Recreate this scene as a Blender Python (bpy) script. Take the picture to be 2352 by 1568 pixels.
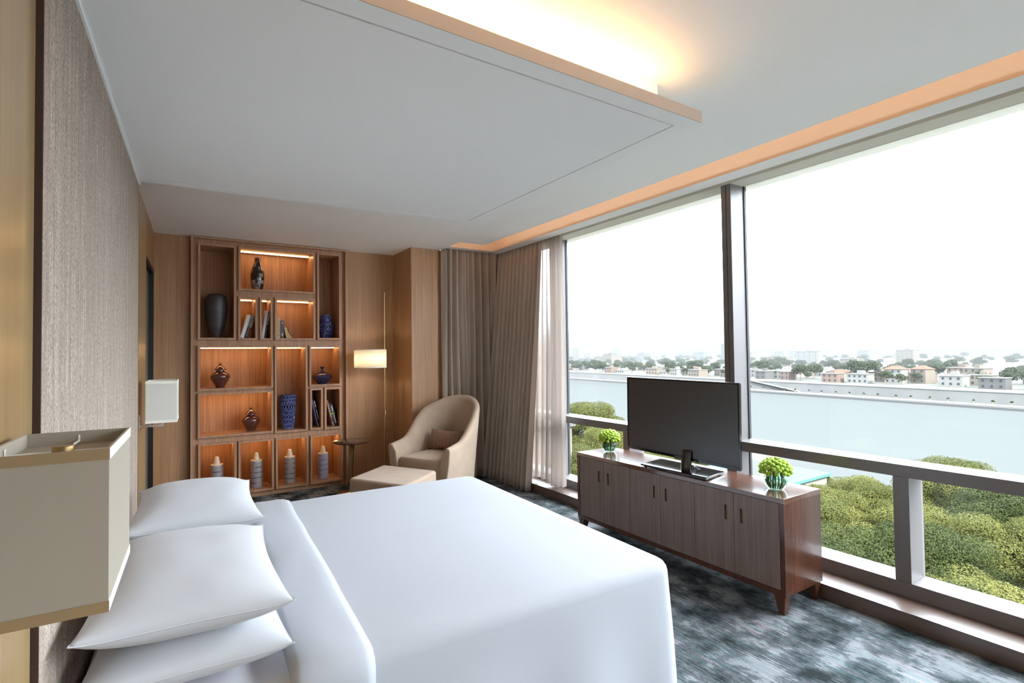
import bpy, bmesh, math, random
from mathutils import Vector, Matrix, noise
R = random.Random(7)
PI = math.pi
SC = bpy.context.scene
COL = SC.collection
for o in list(bpy.data.objects): bpy.data.objects.remove(o)

def lin(c):
    return tuple(((v/255)/12.92 if v/255 <= .04045 else ((v/255+.055)/1.055)**2.4) for v in c)

# ------------------------------------------------------------------ camera, sky, sun, exposure
F_PX, YAW, PITCH, ROLL = 1202.9, math.radians(33.028), math.radians(1.384), math.radians(-.736)
fw = Vector((math.sin(YAW)*math.cos(PITCH), math.cos(YAW)*math.cos(PITCH), math.sin(PITCH)))
rt0 = Vector((math.cos(YAW), -math.sin(YAW), 0)); up0 = rt0.cross(fw)
rt = rt0*math.cos(ROLL)+up0*math.sin(ROLL); up = up0*math.cos(ROLL)-rt0*math.sin(ROLL)
cam = bpy.data.cameras.new('camera'); cam.sensor_width = 36; cam.lens = 36*F_PX/2352; cam.clip_end = 20000; cam.clip_start = .05
co = bpy.data.objects.new('camera', cam); COL.objects.link(co); SC.camera = co
co.matrix_world = Matrix(((rt.x, up.x, -fw.x, 0), (rt.y, up.y, -fw.y, 0), (rt.z, up.z, -fw.z, 1.5), (0, 0, 0, 1)))

SC.view_settings.view_transform = 'Standard'; SC.view_settings.look = 'None'
SC.view_settings.gamma = 1; SC.view_settings.use_curve_mapping = False
SC.view_settings.exposure = 2.22
SKY, SUN = 3.4, 6.5
w = bpy.data.worlds.new('world'); SC.world = w; w.use_nodes = True
bg = w.node_tree.nodes['Background']; wn = w.node_tree; bg.inputs[0].default_value = (.87, .945, 1.05, 1)
wt = wn.nodes.new('ShaderNodeTexCoord'); ws = wn.nodes.new('ShaderNodeSeparateXYZ'); wn.links.new(wt.outputs['Generated'], ws.inputs[0])
wc = wn.nodes.new('ShaderNodeClamp'); wn.links.new(ws.outputs[2], wc.inputs[0])
wm = wn.nodes.new('ShaderNodeMath'); wm.operation = 'MULTIPLY_ADD'; wn.links.new(wc.outputs[0], wm.inputs[0]); wm.inputs[1].default_value = SKY*1.1; wm.inputs[2].default_value = SKY*.7
wn.links.new(wm.outputs[0], bg.inputs[1])   # overcast sky: brighter overhead than at the horizon
sun = bpy.data.lights.new('sun', 'SUN'); sun.energy = SUN; sun.angle = math.radians(2); sun.color = (1, .93, .8)
so = bpy.data.objects.new('sun', sun); COL.objects.link(so)
so.rotation_euler = Vector((.18, .74, -.65)).to_track_quat('-Z', 'Y').to_euler()
po = bpy.data.lights.new('window_portal', 'AREA'); po.shape = 'RECTANGLE'; po.size = 12.3; po.size_y = 2.6
po.cycles.is_portal = True
pob = bpy.data.objects.new('window_portal', po); COL.objects.link(pob)
pob.location = (3.72, -.4, 1.46); pob.rotation_euler = Vector((-1, 0, 0)).to_track_quat('-Z', 'Y').to_euler()

def area(name, loc, direction, sx, sy, power, color, parent=None, updir='Y'):
    l = bpy.data.lights.new(name, 'AREA'); l.shape = 'RECTANGLE'; l.size = sx; l.size_y = sy; l.energy = power; l.color = color
    o = bpy.data.objects.new(name, l); COL.objects.link(o); o.location = loc
    o.rotation_euler = Vector(direction).to_track_quat('-Z', updir).to_euler()
    return o

# ------------------------------------------------------------------ materials
MAT = {}
def newmat(name):
    m = bpy.data.materials.new(name); m.use_nodes = True; MAT[name] = m
    nt = m.node_tree; return m, nt, nt.nodes['Principled BSDF']
def N(nt, typ, **kw):
    n = nt.nodes.new(typ)
    for k, v in kw.items():
        if k.startswith('i_'):
            key = k[2:]; key = int(key) if key.isdigit() else key.replace('_', ' ')
            n.inputs[key].default_value = v
        else: setattr(n, k, v)
    return n
def plain(name, rgb, rough=.5, metal=0, spec=.5, coat=0, emit=None, es=0):
    m, nt, b = newmat(name)
    b.inputs['Base Color'].default_value = (*lin(rgb), 1); b.inputs['Roughness'].default_value = rough
    b.inputs['Metallic'].default_value = metal; b.inputs['Specular IOR Level'].default_value = spec; b.inputs['Coat Weight'].default_value = coat
    if emit: b.inputs['Emission Color'].default_value = (*emit, 1); b.inputs['Emission Strength'].default_value = es
    return m
def coords(nt, scale=(1, 1, 1), kind='Object'):
    tc = N(nt, 'ShaderNodeTexCoord'); mp = N(nt, 'ShaderNodeMapping'); mp.inputs['Scale'].default_value = scale
    nt.links.new(tc.outputs[kind], mp.inputs[0]); return mp.outputs[0]
def ramp(nt, fac, stops):
    r = N(nt, 'ShaderNodeValToRGB'); e = r.color_ramp.elements
    while len(e) < len(stops): e.new(.5)
    for el, (p, c) in zip(e, stops): el.position = p; el.color = (*lin(c), 1)
    nt.links.new(fac, r.inputs[0]); return r.outputs[0]
def mix(nt, fac, a, b, blend='MIX'):
    m = N(nt, 'ShaderNodeMix', data_type='RGBA', blend_type=blend)
    for s, v in ((0, fac), (6, a), (7, b)):
        if hasattr(v, 'is_output'): nt.links.new(v, m.inputs[s])
        else: m.inputs[s].default_value = v if s == 0 else (*lin(v), 1)
    return m.outputs[2]
def bump(nt, b, h, strength, dist=.002):
    n = N(nt, 'ShaderNodeBump'); n.inputs['Strength'].default_value = strength; n.inputs['Distance'].default_value = dist
    nt.links.new(h, n.inputs['Height']); nt.links.new(n.outputs[0], b.inputs['Normal'])
def wood(name, c1, c2, c3, grain=(90, 90, 1.6), rough=.45, spec=.4, coat=0, fine=.5):
    m, nt, b = newmat(name)
    n1 = N(nt, 'ShaderNodeTexNoise', i_Scale=1.0, i_Detail=4.0, i_Roughness=.65); nt.links.new(coords(nt, grain), n1.inputs[0])
    n2 = N(nt, 'ShaderNodeTexNoise', i_Scale=1.0, i_Detail=3.0); nt.links.new(coords(nt, tuple(g*.16 for g in grain)), n2.inputs[0])
    base = ramp(nt, n2.outputs[0], [(.3, c1), (.7, c2)])
    f = ramp(nt, n1.outputs[0], [(.38, (0, 0, 0)), (.62, (255, 255, 255))])
    mul = N(nt, 'ShaderNodeMath', operation='MULTIPLY', i_1=fine); nt.links.new(f, mul.inputs[0])
    c = mix(nt, mul.outputs[0], base, c3)
    nt.links.new(c, b.inputs['Base Color']); b.inputs['Roughness'].default_value = rough
    b.inputs['Specular IOR Level'].default_value = spec; b.inputs['Coat Weight'].default_value = coat; b.inputs['Coat Roughness'].default_value = .08 if rough < .33 else .3
    bump(nt, b, n1.outputs[0], .15, .0006)
    return m
def fabric(name, c1, c2, scale=420, rough=.95, bs=.35, stretch=(1, 1, 1), sheen=.2):
    m, nt, b = newmat(name)
    v = coords(nt, stretch)
    n = N(nt, 'ShaderNodeTexNoise', i_Scale=scale, i_Detail=2.0); nt.links.new(v, n.inputs[0])
    n2 = N(nt, 'ShaderNodeTexNoise', i_Scale=6.0, i_Detail=2.0); nt.links.new(v, n2.inputs[0])
    a = N(nt, 'ShaderNodeMath', operation='ADD'); nt.links.new(n.outputs[0], a.inputs[0]); nt.links.new(n2.outputs[0], a.inputs[1])
    h = N(nt, 'ShaderNodeMath', operation='MULTIPLY', i_1=.5); nt.links.new(a.outputs[0], h.inputs[0])
    nt.links.new(ramp(nt, h.outputs[0], [(.36, c1), (.64, c2)]), b.inputs['Base Color'])
    b.inputs['Roughness'].default_value = rough; b.inputs['Specular IOR Level'].default_value = .2; b.inputs['Sheen Weight'].default_value = sheen
    bump(nt, b, n.outputs[0], bs, .001)
    return m

wood('wall_wood', (178, 134, 96), (190, 147, 108), (144, 103, 71), fine=.55)
wood('shelf_wood', (182, 138, 106), (196, 152, 118), (144, 102, 76), fine=.55)
wood('niche_wood', (176, 126, 88), (190, 140, 98), (126, 84, 54), fine=.6)
wood('brass_wood', (152, 126, 88), (164, 138, 98), (136, 110, 74), grain=(140, 140, 1.2), rough=.28, spec=.6, fine=.4)
wood('door_wood', (116, 98, 90), (128, 110, 101), (90, 73, 66), grain=(120, 120, 2), rough=.4, fine=.55)
wood('walnut', (74, 44, 32), (92, 56, 40), (54, 31, 24), grain=(40, 40, 1.5), rough=.2, spec=.4, coat=.25, fine=.5)
wood('walnut_top', (82, 48, 34), (110, 66, 44), (58, 33, 25), grain=(30, 1.5, 30), rough=.2, spec=.6, coat=1.0, fine=.5)
wood('sill_wood', (84, 60, 46), (96, 70, 54), (68, 47, 37), grain=(60, 1.2, 60), rough=.36, spec=.8, coat=.9, fine=.4)
plain('white_paint', (247, 247, 245), .6, spec=.3)
plain('panel_paint', (246, 246, 245), .7, spec=.2)
plain('cove_glow', (232, 204, 170), .6, spec=.2)  # orange lamp glow put into the slot face's base colour
plain('fascia_warm_shade', (204, 184, 166), .7, spec=.2)  # dim warm light on the fascia put into its base colour
plain('head_lit', (222, 218, 204), .5, spec=.3)  # outdoor light on the head's underside put into a paler colour
plain('groove_shade', (96, 88, 80), .9)
plain('frame_metal', (112, 107, 106), .38, .2, .5)
plain('frame_light', (150, 152, 154), .38, .4, .5)
plain('gasket', (28, 28, 32), .6)
plain('dark_edge', (58, 36, 26), .6)
plain('door_black', (30, 26, 26), .4)
plain('door_panel', (128, 120, 108), .3)
plain('brass', (190, 164, 118), .28, 1)
plain('brass_matt', (150, 124, 84), .4, 1)
plain('slot_brass', (120, 104, 78), .45, .6)
plain('nickel', (205, 196, 186), .22, 1)
plain('tv_black', (10, 10, 13), .12, spec=.6)
plain('tv_screen', (36, 36, 38), .38, spec=1.0)
plain('tv_base', (14, 13, 15), .06, spec=.8, coat=.6)
plain('logo_gray', (150, 150, 156), .4)
plain('cord_black', (14, 14, 16), .5)
plain('dark_glaze', (84, 46, 40), .12, spec=.7, coat=.6)
plain('navy_glaze', (46, 52, 88), .14, spec=.7, coat=.5)
plain('cream_glaze', (226, 208, 180), .3)
plain('shaded_trim', (146, 122, 88), .85)
plain('white', (228, 226, 224), .6)
plain('page', (212, 180, 130), .9)
plain('black_cover', (26, 24, 26), .45)
plain('text_white', (228, 226, 220), .6)
plain('text_red', (206, 66, 42), .6)
plain('lime', (186, 214, 60), .6)
plain('spine_grey', (176, 180, 186), .6)
plain('grey_cover', (88, 84, 92), .6)
plain('tan_cover', (196, 170, 130), .7)
plain('purple_cover', (104, 84, 150), .5)
plain('rose_cover', (150, 108, 100), .6)
plain('dark_rose', (116, 52, 50), .6)
plain('stem_green', (52, 92, 50), .5)
plain('drum_trim', (245, 240, 228), .8)

def emissive(name, rgb, s):
    m = bpy.data.materials.new(name); m.use_nodes = True; nt = m.node_tree; nt.nodes.clear()
    e = N(nt, 'ShaderNodeEmission'); e.inputs[0].default_value = (*rgb, 1); e.inputs[1].default_value = s
    o = N(nt, 'ShaderNodeOutputMaterial'); nt.links.new(e.outputs[0], o.inputs[0]); MAT[name] = m
emissive('strip_light', (1, .60, .25), 4.6)
emissive('bulb_glow', (1, .90, .70), 19)

def linen(name, rgb):
    m, nt, b = newmat(name)
    v = coords(nt)
    n = N(nt, 'ShaderNodeTexNoise', i_Scale=3.0, i_Detail=4.0, i_Roughness=.55); nt.links.new(v, n.inputs[0])
    n2 = N(nt, 'ShaderNodeTexNoise', i_Scale=900.0, i_Detail=1.0); nt.links.new(v, n2.inputs[0])
    b.inputs['Base Color'].default_value = (*lin(rgb), 1); b.inputs['Roughness'].default_value = .85; b.inputs['Specular IOR Level'].default_value = .25
    b.inputs['Sheen Weight'].default_value = .15
    bp = N(nt, 'ShaderNodeBump'); bp.inputs['Strength'].default_value = .10; bp.inputs['Distance'].default_value = .012
    nt.links.new(n.outputs[0], bp.inputs['Height'])
    bp2 = N(nt, 'ShaderNodeBump'); bp2.inputs['Strength'].default_value = .08; bp2.inputs['Distance'].default_value = .0005
    nt.links.new(n2.outputs[0], bp2.inputs['Height']); nt.links.new(bp.outputs[0], bp2.inputs['Normal']); nt.links.new(bp2.outputs[0], b.inputs['Normal'])
linen('bed_linen', (170, 172, 178))
linen('sheet_linen', (226, 224, 230))
linen('pillow_linen', (192, 193, 197))
fabric('chair_fabric', (165, 143, 123), (178, 156, 136), 500)
fabric('curtain_fabric', (172, 156, 142), (190, 174, 159), 380, stretch=(1, 1, .25))
def shade_mat(name, rgb, tr=.35):
    m, nt, b = newmat(name); o = nt.nodes['Material Output']
    b.inputs['Base Color'].default_value = (*lin(rgb), 1); b.inputs['Roughness'].default_value = .9; b.inputs['Specular IOR Level'].default_value = .1
    n = N(nt, 'ShaderNodeTexNoise', i_Scale=700.0); nt.links.new(coords(nt), n.inputs[0]); bump(nt, b, n.outputs[0], .15, .0006)
    t = N(nt, 'ShaderNodeBsdfTranslucent'); t.inputs[0].default_value = (*lin(rgb), 1)
    mx = N(nt, 'ShaderNodeMixShader', i_0=tr); nt.links.new(b.outputs[0], mx.inputs[1]); nt.links.new(t.outputs[0], mx.inputs[2]); nt.links.new(mx.outputs[0], o.inputs[0])
shade_mat('lamp_linen', (178, 168, 153), .22)
shade_mat('sconce_white', (240, 238, 232), .3)
shade_mat('drum_linen', (250, 242, 226), .65)
def sheer():
    m, nt, b = newmat('sheer_fabric'); o = nt.nodes['Material Output']
    b.inputs['Base Color'].default_value = (*lin((188, 178, 170)), 1); b.inputs['Roughness'].default_value = .9; b.inputs['Specular IOR Level'].default_value = .1
    t = N(nt, 'ShaderNodeBsdfTranslucent'); t.inputs[0].default_value = (*lin((168, 152, 142)), 1)
    mx = N(nt, 'ShaderNodeMixShader', i_0=.45); nt.links.new(b.outputs[0], mx.inputs[1]); nt.links.new(t.outputs[0], mx.inputs[2])
    tp = N(nt, 'ShaderNodeBsdfTransparent'); m2 = N(nt, 'ShaderNodeMixShader', i_0=.13)
    nt.links.new(mx.outputs[0], m2.inputs[1]); nt.links.new(tp.outputs[0], m2.inputs[2]); nt.links.new(m2.outputs[0], o.inputs[0])
sheer()
def glassy(name, tint, ior=1.45):
    m = bpy.data.materials.new(name); m.use_nodes = True; nt = m.node_tree; nt.nodes.clear(); MAT[name] = m
    t = N(nt, 'ShaderNodeBsdfTransparent'); t.inputs[0].default_value = (*tint, 1)
    g = N(nt, 'ShaderNodeBsdfGlossy'); g.inputs['Roughness'].default_value = .02
    lw_ = N(nt, 'ShaderNodeLayerWeight', i_Blend=.5); pw = N(nt, 'ShaderNodeMath', operation='POWER', i_1=5.0); nt.links.new(lw_.outputs['Facing'], pw.inputs[0])
    f0 = ((ior-1)/(ior+1))**2; f = N(nt, 'ShaderNodeMath', operation='MULTIPLY_ADD', i_1=1-f0, i_2=f0); nt.links.new(pw.outputs[0], f.inputs[0])
    mx = N(nt, 'ShaderNodeMixShader'); o = N(nt, 'ShaderNodeOutputMaterial')
    nt.links.new(f.outputs[0], mx.inputs[0]); nt.links.new(t.outputs[0], mx.inputs[1]); nt.links.new(g.outputs[0], mx.inputs[2]); nt.links.new(mx.outputs[0], o.inputs[0])
glassy('window_glass', (.97, .99, .985), 1.25)
glassy('pot_water', (.62, .80, .66), 1.1)
glassy('vase_glass', (.975, .99, .98), 1.3)
def carpet():
    m, nt, b = newmat('carpet')
    def nz(scale, det, ro):
        q = N(nt, 'ShaderNodeTexNoise', i_Scale=1.0, i_Detail=det, i_Roughness=ro); nt.links.new(coords(nt, scale), q.inputs[0]); return q.outputs[0]
    def madd(a, k, c=None):
        q = N(nt, 'ShaderNodeMath', operation='MULTIPLY_ADD', i_1=k); nt.links.new(a, q.inputs[0])
        if c is not None: nt.links.new(c, q.inputs[2])
        else: q.inputs[2].default_value = 0
        return q.outputs[0]
    big, jag, line = nz((5.0, 4.4, 1), 4.0, .58), nz((75, 14, 1), 3.0, .75), nz((190, 1.6, 1), 2.0, .6)
    patch = madd(line, .08, madd(jag, .30, madd(big, .62)))
    c = ramp(nt, patch, [(.405, (48, 51, 52)), (.42, (66, 71, 73)), (.458, (74, 79, 81)), (.468, (92, 95, 98)), (.522, (98, 101, 104)), (.532, (130, 130, 133)), (.60, (147, 147, 150))])
    streak = ramp(nt, line, [(.34, (196, 198, 200)), (.5, (232, 234, 236)), (.66, (255, 255, 255))])
    hue = nz((120, 1.4, 1), 2.0, .6)
    tint = ramp(nt, hue, [(.36, (255, 236, 236)), (.48, (252, 252, 252)), (.62, (220, 248, 242))])
    c2 = mix(nt, 1.0, mix(nt, 1.0, c, streak, 'MULTIPLY'), tint, 'MULTIPLY')
    nt.links.new(c2, b.inputs['Base Color']); b.inputs['Roughness'].default_value = 1; b.inputs['Specular IOR Level'].default_value = .05
    pile = N(nt, 'ShaderNodeTexNoise', i_Scale=500.0, i_Detail=2.0); nt.links.new(coords(nt), pile.inputs[0]); bump(nt, b, pile.outputs[0], .6, .003)
carpet()
def headboard_fabric():
    m, nt, b = newmat('headboard_fabric')
    st = N(nt, 'ShaderNodeTexNoise', i_Scale=1.0, i_Detail=4.0, i_Roughness=.6, noise_dimensions='3D'); nt.links.new(coords(nt, (0, 5.5, .02)), st.inputs[0])
    wv = N(nt, 'ShaderNodeTexNoise', i_Scale=1.0, i_Detail=2.0, i_Roughness=.7); nt.links.new(coords(nt, (200, 260, 110)), wv.inputs[0])
    sl = N(nt, 'ShaderNodeTexNoise', i_Scale=1.0, i_Detail=2.0); nt.links.new(coords(nt, (1, 160, 5)), sl.inputs[0])
    base = ramp(nt, st.outputs[0], [(.37, (167, 151, 137)), (.42, (201, 188, 174)), (.49, (187, 172, 158)), (.54, (208, 195, 181)), (.60, (180, 164, 151)), (.64, (210, 198, 186))])
    f = ramp(nt, wv.outputs[0], [(.36, (0, 0, 0)), (.60, (255, 255, 255))])
    c = mix(nt, f, (146, 126, 114), base)
    f2 = ramp(nt, sl.outputs[0], [(.42, (225, 225, 225)), (.6, (255, 255, 255))])
    nt.links.new(mix(nt, 1.0, c, f2, 'MULTIPLY'), b.inputs['Base Color']); b.inputs['Roughness'].default_value = .95; b.inputs['Specular IOR Level'].default_value = .1
    bump(nt, b, wv.outputs[0], .5, .002)
headboard_fabric()
def mosaic():
    m, nt, b = newmat('mosaic_glaze')
    tc = N(nt, 'ShaderNodeTexCoord'); sp = N(nt, 'ShaderNodeSeparateXYZ'); nt.links.new(tc.outputs['Object'], sp.inputs[0])
    at = N(nt, 'ShaderNodeMath', operation='ARCTAN2'); nt.links.new(sp.outputs[1], at.inputs[0]); nt.links.new(sp.outputs[0], at.inputs[1])
    def fl_(src, k):
        a = N(nt, 'ShaderNodeMath', operation='MULTIPLY', i_1=k); nt.links.new(src, a.inputs[0])
        f = N(nt, 'ShaderNodeMath', operation='FLOOR'); nt.links.new(a.outputs[0], f.inputs[0]); return f.outputs[0]
    zf = fl_(sp.outputs[2], 1/.038)
    sh = N(nt, 'ShaderNodeMath', operation='MULTIPLY_ADD', i_1=.37); nt.links.new(zf, sh.inputs[0]); nt.links.new(at.outputs[0], sh.inputs[2])
    cv = N(nt, 'ShaderNodeCombineXYZ'); nt.links.new(fl_(sh.outputs[0], 1.55), cv.inputs[0]); nt.links.new(zf, cv.inputs[1])
    v = N(nt, 'ShaderNodeTexWhiteNoise', noise_dimensions='2D'); nt.links.new(cv.outputs[0], v.inputs[0])
    s = N(nt, 'ShaderNodeSeparateColor'); nt.links.new(v.outputs['Color'], s.inputs[0])
    c = ramp(nt, s.outputs[0], [(.0, (26, 22, 22)), (.35, (40, 30, 27)), (.48, (118, 108, 98)), (.8, (150, 142, 134))])
    c.node.color_ramp.interpolation = 'CONSTANT'
    nt.links.new(c, b.inputs['Base Color']); b.inputs['Roughness'].default_value = .12; b.inputs['Coat Weight'].default_value = .6
mosaic()
def urn_mat():
    m, nt, b = newmat('ribbed_dark')
    n = N(nt, 'ShaderNodeTexNoise', i_Scale=1.0, i_Detail=3.0); nt.links.new(coords(nt, (14, 14, 260)), n.inputs[0])
    nt.links.new(ramp(nt, n.outputs[0], [(.3, (46, 40, 42)), (.7, (84, 76, 78))]), b.inputs['Base Color'])
    b.inputs['Roughness'].default_value = .38; bump(nt, b, n.outputs[0], .6, .003)
urn_mat()
def lattice_mat(name, c1, c2):
    m, nt, b = newmat(name)
    n = N(nt, 'ShaderNodeTexNoise', i_Scale=60.0); nt.links.new(coords(nt), n.inputs[0])
    nt.links.new(ramp(nt, n.outputs[0], [(.35, c1), (.65, c2)]), b.inputs['Base Color']); b.inputs['Roughness'].default_value = .22; b.inputs['Coat Weight'].default_value = .4
lattice_mat('lattice_blue', (66, 74, 126), (104, 112, 164))
lattice_mat('lattice_navy', (46, 46, 104), (70, 70, 132))
plain('lattice_core', (20, 22, 46), .5)
def fret(name, ground, line, dark):
    # square meander print wrapped round the cylinder
    m, nt, b = newmat(name)
    tc = N(nt, 'ShaderNodeTexCoord'); sp = N(nt, 'ShaderNodeSeparateXYZ'); nt.links.new(tc.outputs['Object'], sp.inputs[0])
    at = N(nt, 'ShaderNodeMath', operation='ARCTAN2'); nt.links.new(sp.outputs[1], at.inputs[0]); nt.links.new(sp.outputs[0], at.inputs[1])
    def cell(src, k):
        a = N(nt, 'ShaderNodeMath', operation='MULTIPLY', i_1=k); nt.links.new(src, a.inputs[0])
        f = N(nt, 'ShaderNodeMath', operation='FRACT'); nt.links.new(a.outputs[0], f.inputs[0])
        s = N(nt, 'ShaderNodeMath', operation='SUBTRACT', i_1=.5); nt.links.new(f.outputs[0], s.inputs[0])
        ab = N(nt, 'ShaderNodeMath', operation='ABSOLUTE'); nt.links.new(s.outputs[0], ab.inputs[0]); return ab.outputs[0]
    ax, az = cell(at.outputs[0], 10/(2*PI)), cell(sp.outputs[2], 1/.056)
    mx = N(nt, 'ShaderNodeMath', operation='MAXIMUM'); nt.links.new(ax, mx.inputs[0]); nt.links.new(az, mx.inputs[1])
    sc = N(nt, 'ShaderNodeMath', operation='MULTIPLY', i_1=3.2*2); nt.links.new(mx.outputs[0], sc.inputs[0])
    fr = N(nt, 'ShaderNodeMath', operation='FRACT'); nt.links.new(sc.outputs[0], fr.inputs[0])
    c = ramp(nt, fr.outputs[0], [(0, ground), (.48, line)]); c.node.color_ramp.interpolation = 'CONSTANT'
    n = N(nt, 'ShaderNodeTexNoise', i_Scale=14.0, i_Detail=2.0); nt.links.new(coords(nt, (1, 1, 2.2)), n.inputs[0])
    gz = ramp(nt, az, [(.40, (0, 0, 0)), (.46, (255, 255, 255))])
    nz = ramp(nt, n.outputs[0], [(.46, (0, 0, 0)), (.54, (255, 255, 255))])
    mm = N(nt, 'ShaderNodeMath', operation='MULTIPLY'); nt.links.new(gz, mm.inputs[0]); nt.links.new(nz, mm.inputs[1])
    nt.links.new(mix(nt, mm.outputs[0], c, dark), b.inputs['Base Color']); b.inputs['Roughness'].default_value = .3
fret('fret_dark', (58, 58, 92), (206, 198, 188), (22, 22, 52))
fret('fret_blue', (98, 100, 150), (206, 206, 214), (90, 92, 146))
def cushion_mat():
    m, nt, b = newmat('cushion_fabric')
    tc = N(nt, 'ShaderNodeTexCoord'); sp = N(nt, 'ShaderNodeSeparateXYZ'); nt.links.new(tc.outputs['Generated'], sp.inputs[0])
    wx = N(nt, 'ShaderNodeMath', operation='MULTIPLY', i_1=2*PI*4.5); nt.links.new(sp.outputs[0], wx.inputs[0])
    s = N(nt, 'ShaderNodeMath', operation='SINE'); nt.links.new(wx.outputs[0], s.inputs[0])
    z = N(nt, 'ShaderNodeMath', operation='MULTIPLY', i_1=13.0); nt.links.new(sp.outputs[2], z.inputs[0])
    cl = N(nt, 'ShaderNodeClamp', i_Min=-.55, i_Max=.55); nt.links.new(s.outputs[0], cl.inputs[0])
    a = N(nt, 'ShaderNodeMath', operation='MULTIPLY_ADD', i_1=1.6); nt.links.new(cl.outputs[0], a.inputs[0]); nt.links.new(z.outputs[0], a.inputs[2])
    f = N(nt, 'ShaderNodeMath', operation='FRACT'); nt.links.new(a.outputs[0], f.inputs[0])
    c = ramp(nt, f.outputs[0], [(0, (94, 58, 50)), (.66, (196, 168, 140))]); c.node.color_ramp.interpolation = 'CONSTANT'
    nt.links.new(c, b.inputs['Base Color']); b.inputs['Roughness'].default_value = .8
cushion_mat()
def bloom_mat():
    m, nt, b = newmat('bloom_green')
    n = N(nt, 'ShaderNodeTexVoronoi', i_Scale=260.0); nt.links.new(coords(nt), n.inputs[0])
    nt.links.new(ramp(nt, n.outputs[0], [(.0, (196, 214, 70)), (.7, (120, 158, 30))]), b.inputs['Base Color']); b.inputs['Roughness'].default_value = .7
    b.inputs['Subsurface Weight'].default_value = .0
    bump(nt, b, n.outputs[0], .6, .002)
bloom_mat()
def leaf_mat(name, c1, c2, tr=.25):
    m, nt, b = newmat(name); o = nt.nodes['Material Output']
    oi = N(nt, 'ShaderNodeObjectInfo'); n = N(nt, 'ShaderNodeTexNoise', i_Scale=.5, i_Detail=3.0); nt.links.new(coords(nt), n.inputs[0])
    ad = N(nt, 'ShaderNodeMath', operation='MULTIPLY_ADD', i_1=.35); nt.links.new(oi.outputs['Random'], ad.inputs[0]); nt.links.new(n.outputs[0], ad.inputs[2])
    c = ramp(nt, ad.outputs[0], [(.42, c1), (.85, c2)])
    nt.links.new(c, b.inputs['Base Color']); b.inputs['Roughness'].default_value = .8; b.inputs['Specular IOR Level'].default_value = .04
    t = N(nt, 'ShaderNodeBsdfTranslucent'); nt.links.new(c, t.inputs[0])
    mx = N(nt, 'ShaderNodeMixShader', i_0=tr); nt.links.new(b.outputs[0], mx.inputs[1]); nt.links.new(t.outputs[0], mx.inputs[2]); nt.links.new(mx.outputs[0], o.inputs[0])
leaf_mat('leaf_bright', (45, 48, 23), (65, 65, 33))
leaf_mat('leaf_dark', (27, 33, 15), (40, 45, 23))
leaf_mat('leaf_dry', (63, 58, 37), (80, 73, 50))
leaf_mat('leaf_far', (28, 36, 25), (41, 48, 32))
plain('bark', (96, 82, 66), .9)
def water():
    m, nt, b = newmat('water')
    b.inputs['Base Color'].default_value = (*lin((50, 52, 52)), 1); b.inputs['Roughness'].default_value = .5; b.inputs['Specular IOR Level'].default_value = 0
    n = N(nt, 'ShaderNodeTexNoise', i_Scale=1.2, i_Detail=3.0); nt.links.new(coords(nt), n.inputs[0]); bump(nt, b, n.outputs[0], .25, .05)
water()
def soil(name, c1, c2, s):
    m, nt, b = newmat(name)
    n = N(nt, 'ShaderNodeTexNoise', i_Scale=s, i_Detail=5.0); nt.links.new(coords(nt), n.inputs[0])
    nt.links.new(ramp(nt, n.outputs[0], [(.4, c1), (.6, c2)]), b.inputs['Base Color']); b.inputs['Roughness'].default_value = 1
soil('near_soil', (23, 22, 15), (31, 29, 22), .2)
soil('far_soil', (20, 25, 16), (36, 35, 26), .02)
soil('sand', (54, 49, 39), (62, 55, 46), .1)
soil('concrete', (39, 39, 39), (43, 44, 43), .08)
for nm, c in dict(wall_cream=(77, 71, 64), wall_white=(84, 84, 81), wall_pink=(76, 64, 58), wall_grey=(58, 58, 58), wall_blue=(125, 140, 152), wall_teal=(44, 76, 71),
                  roof_tile=(70, 45, 35), dark_window=(33, 35, 39), far_block=(71, 75, 76), promenade=(63, 60, 58)).items(): plain(nm, c, .9, spec=.1)

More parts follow.
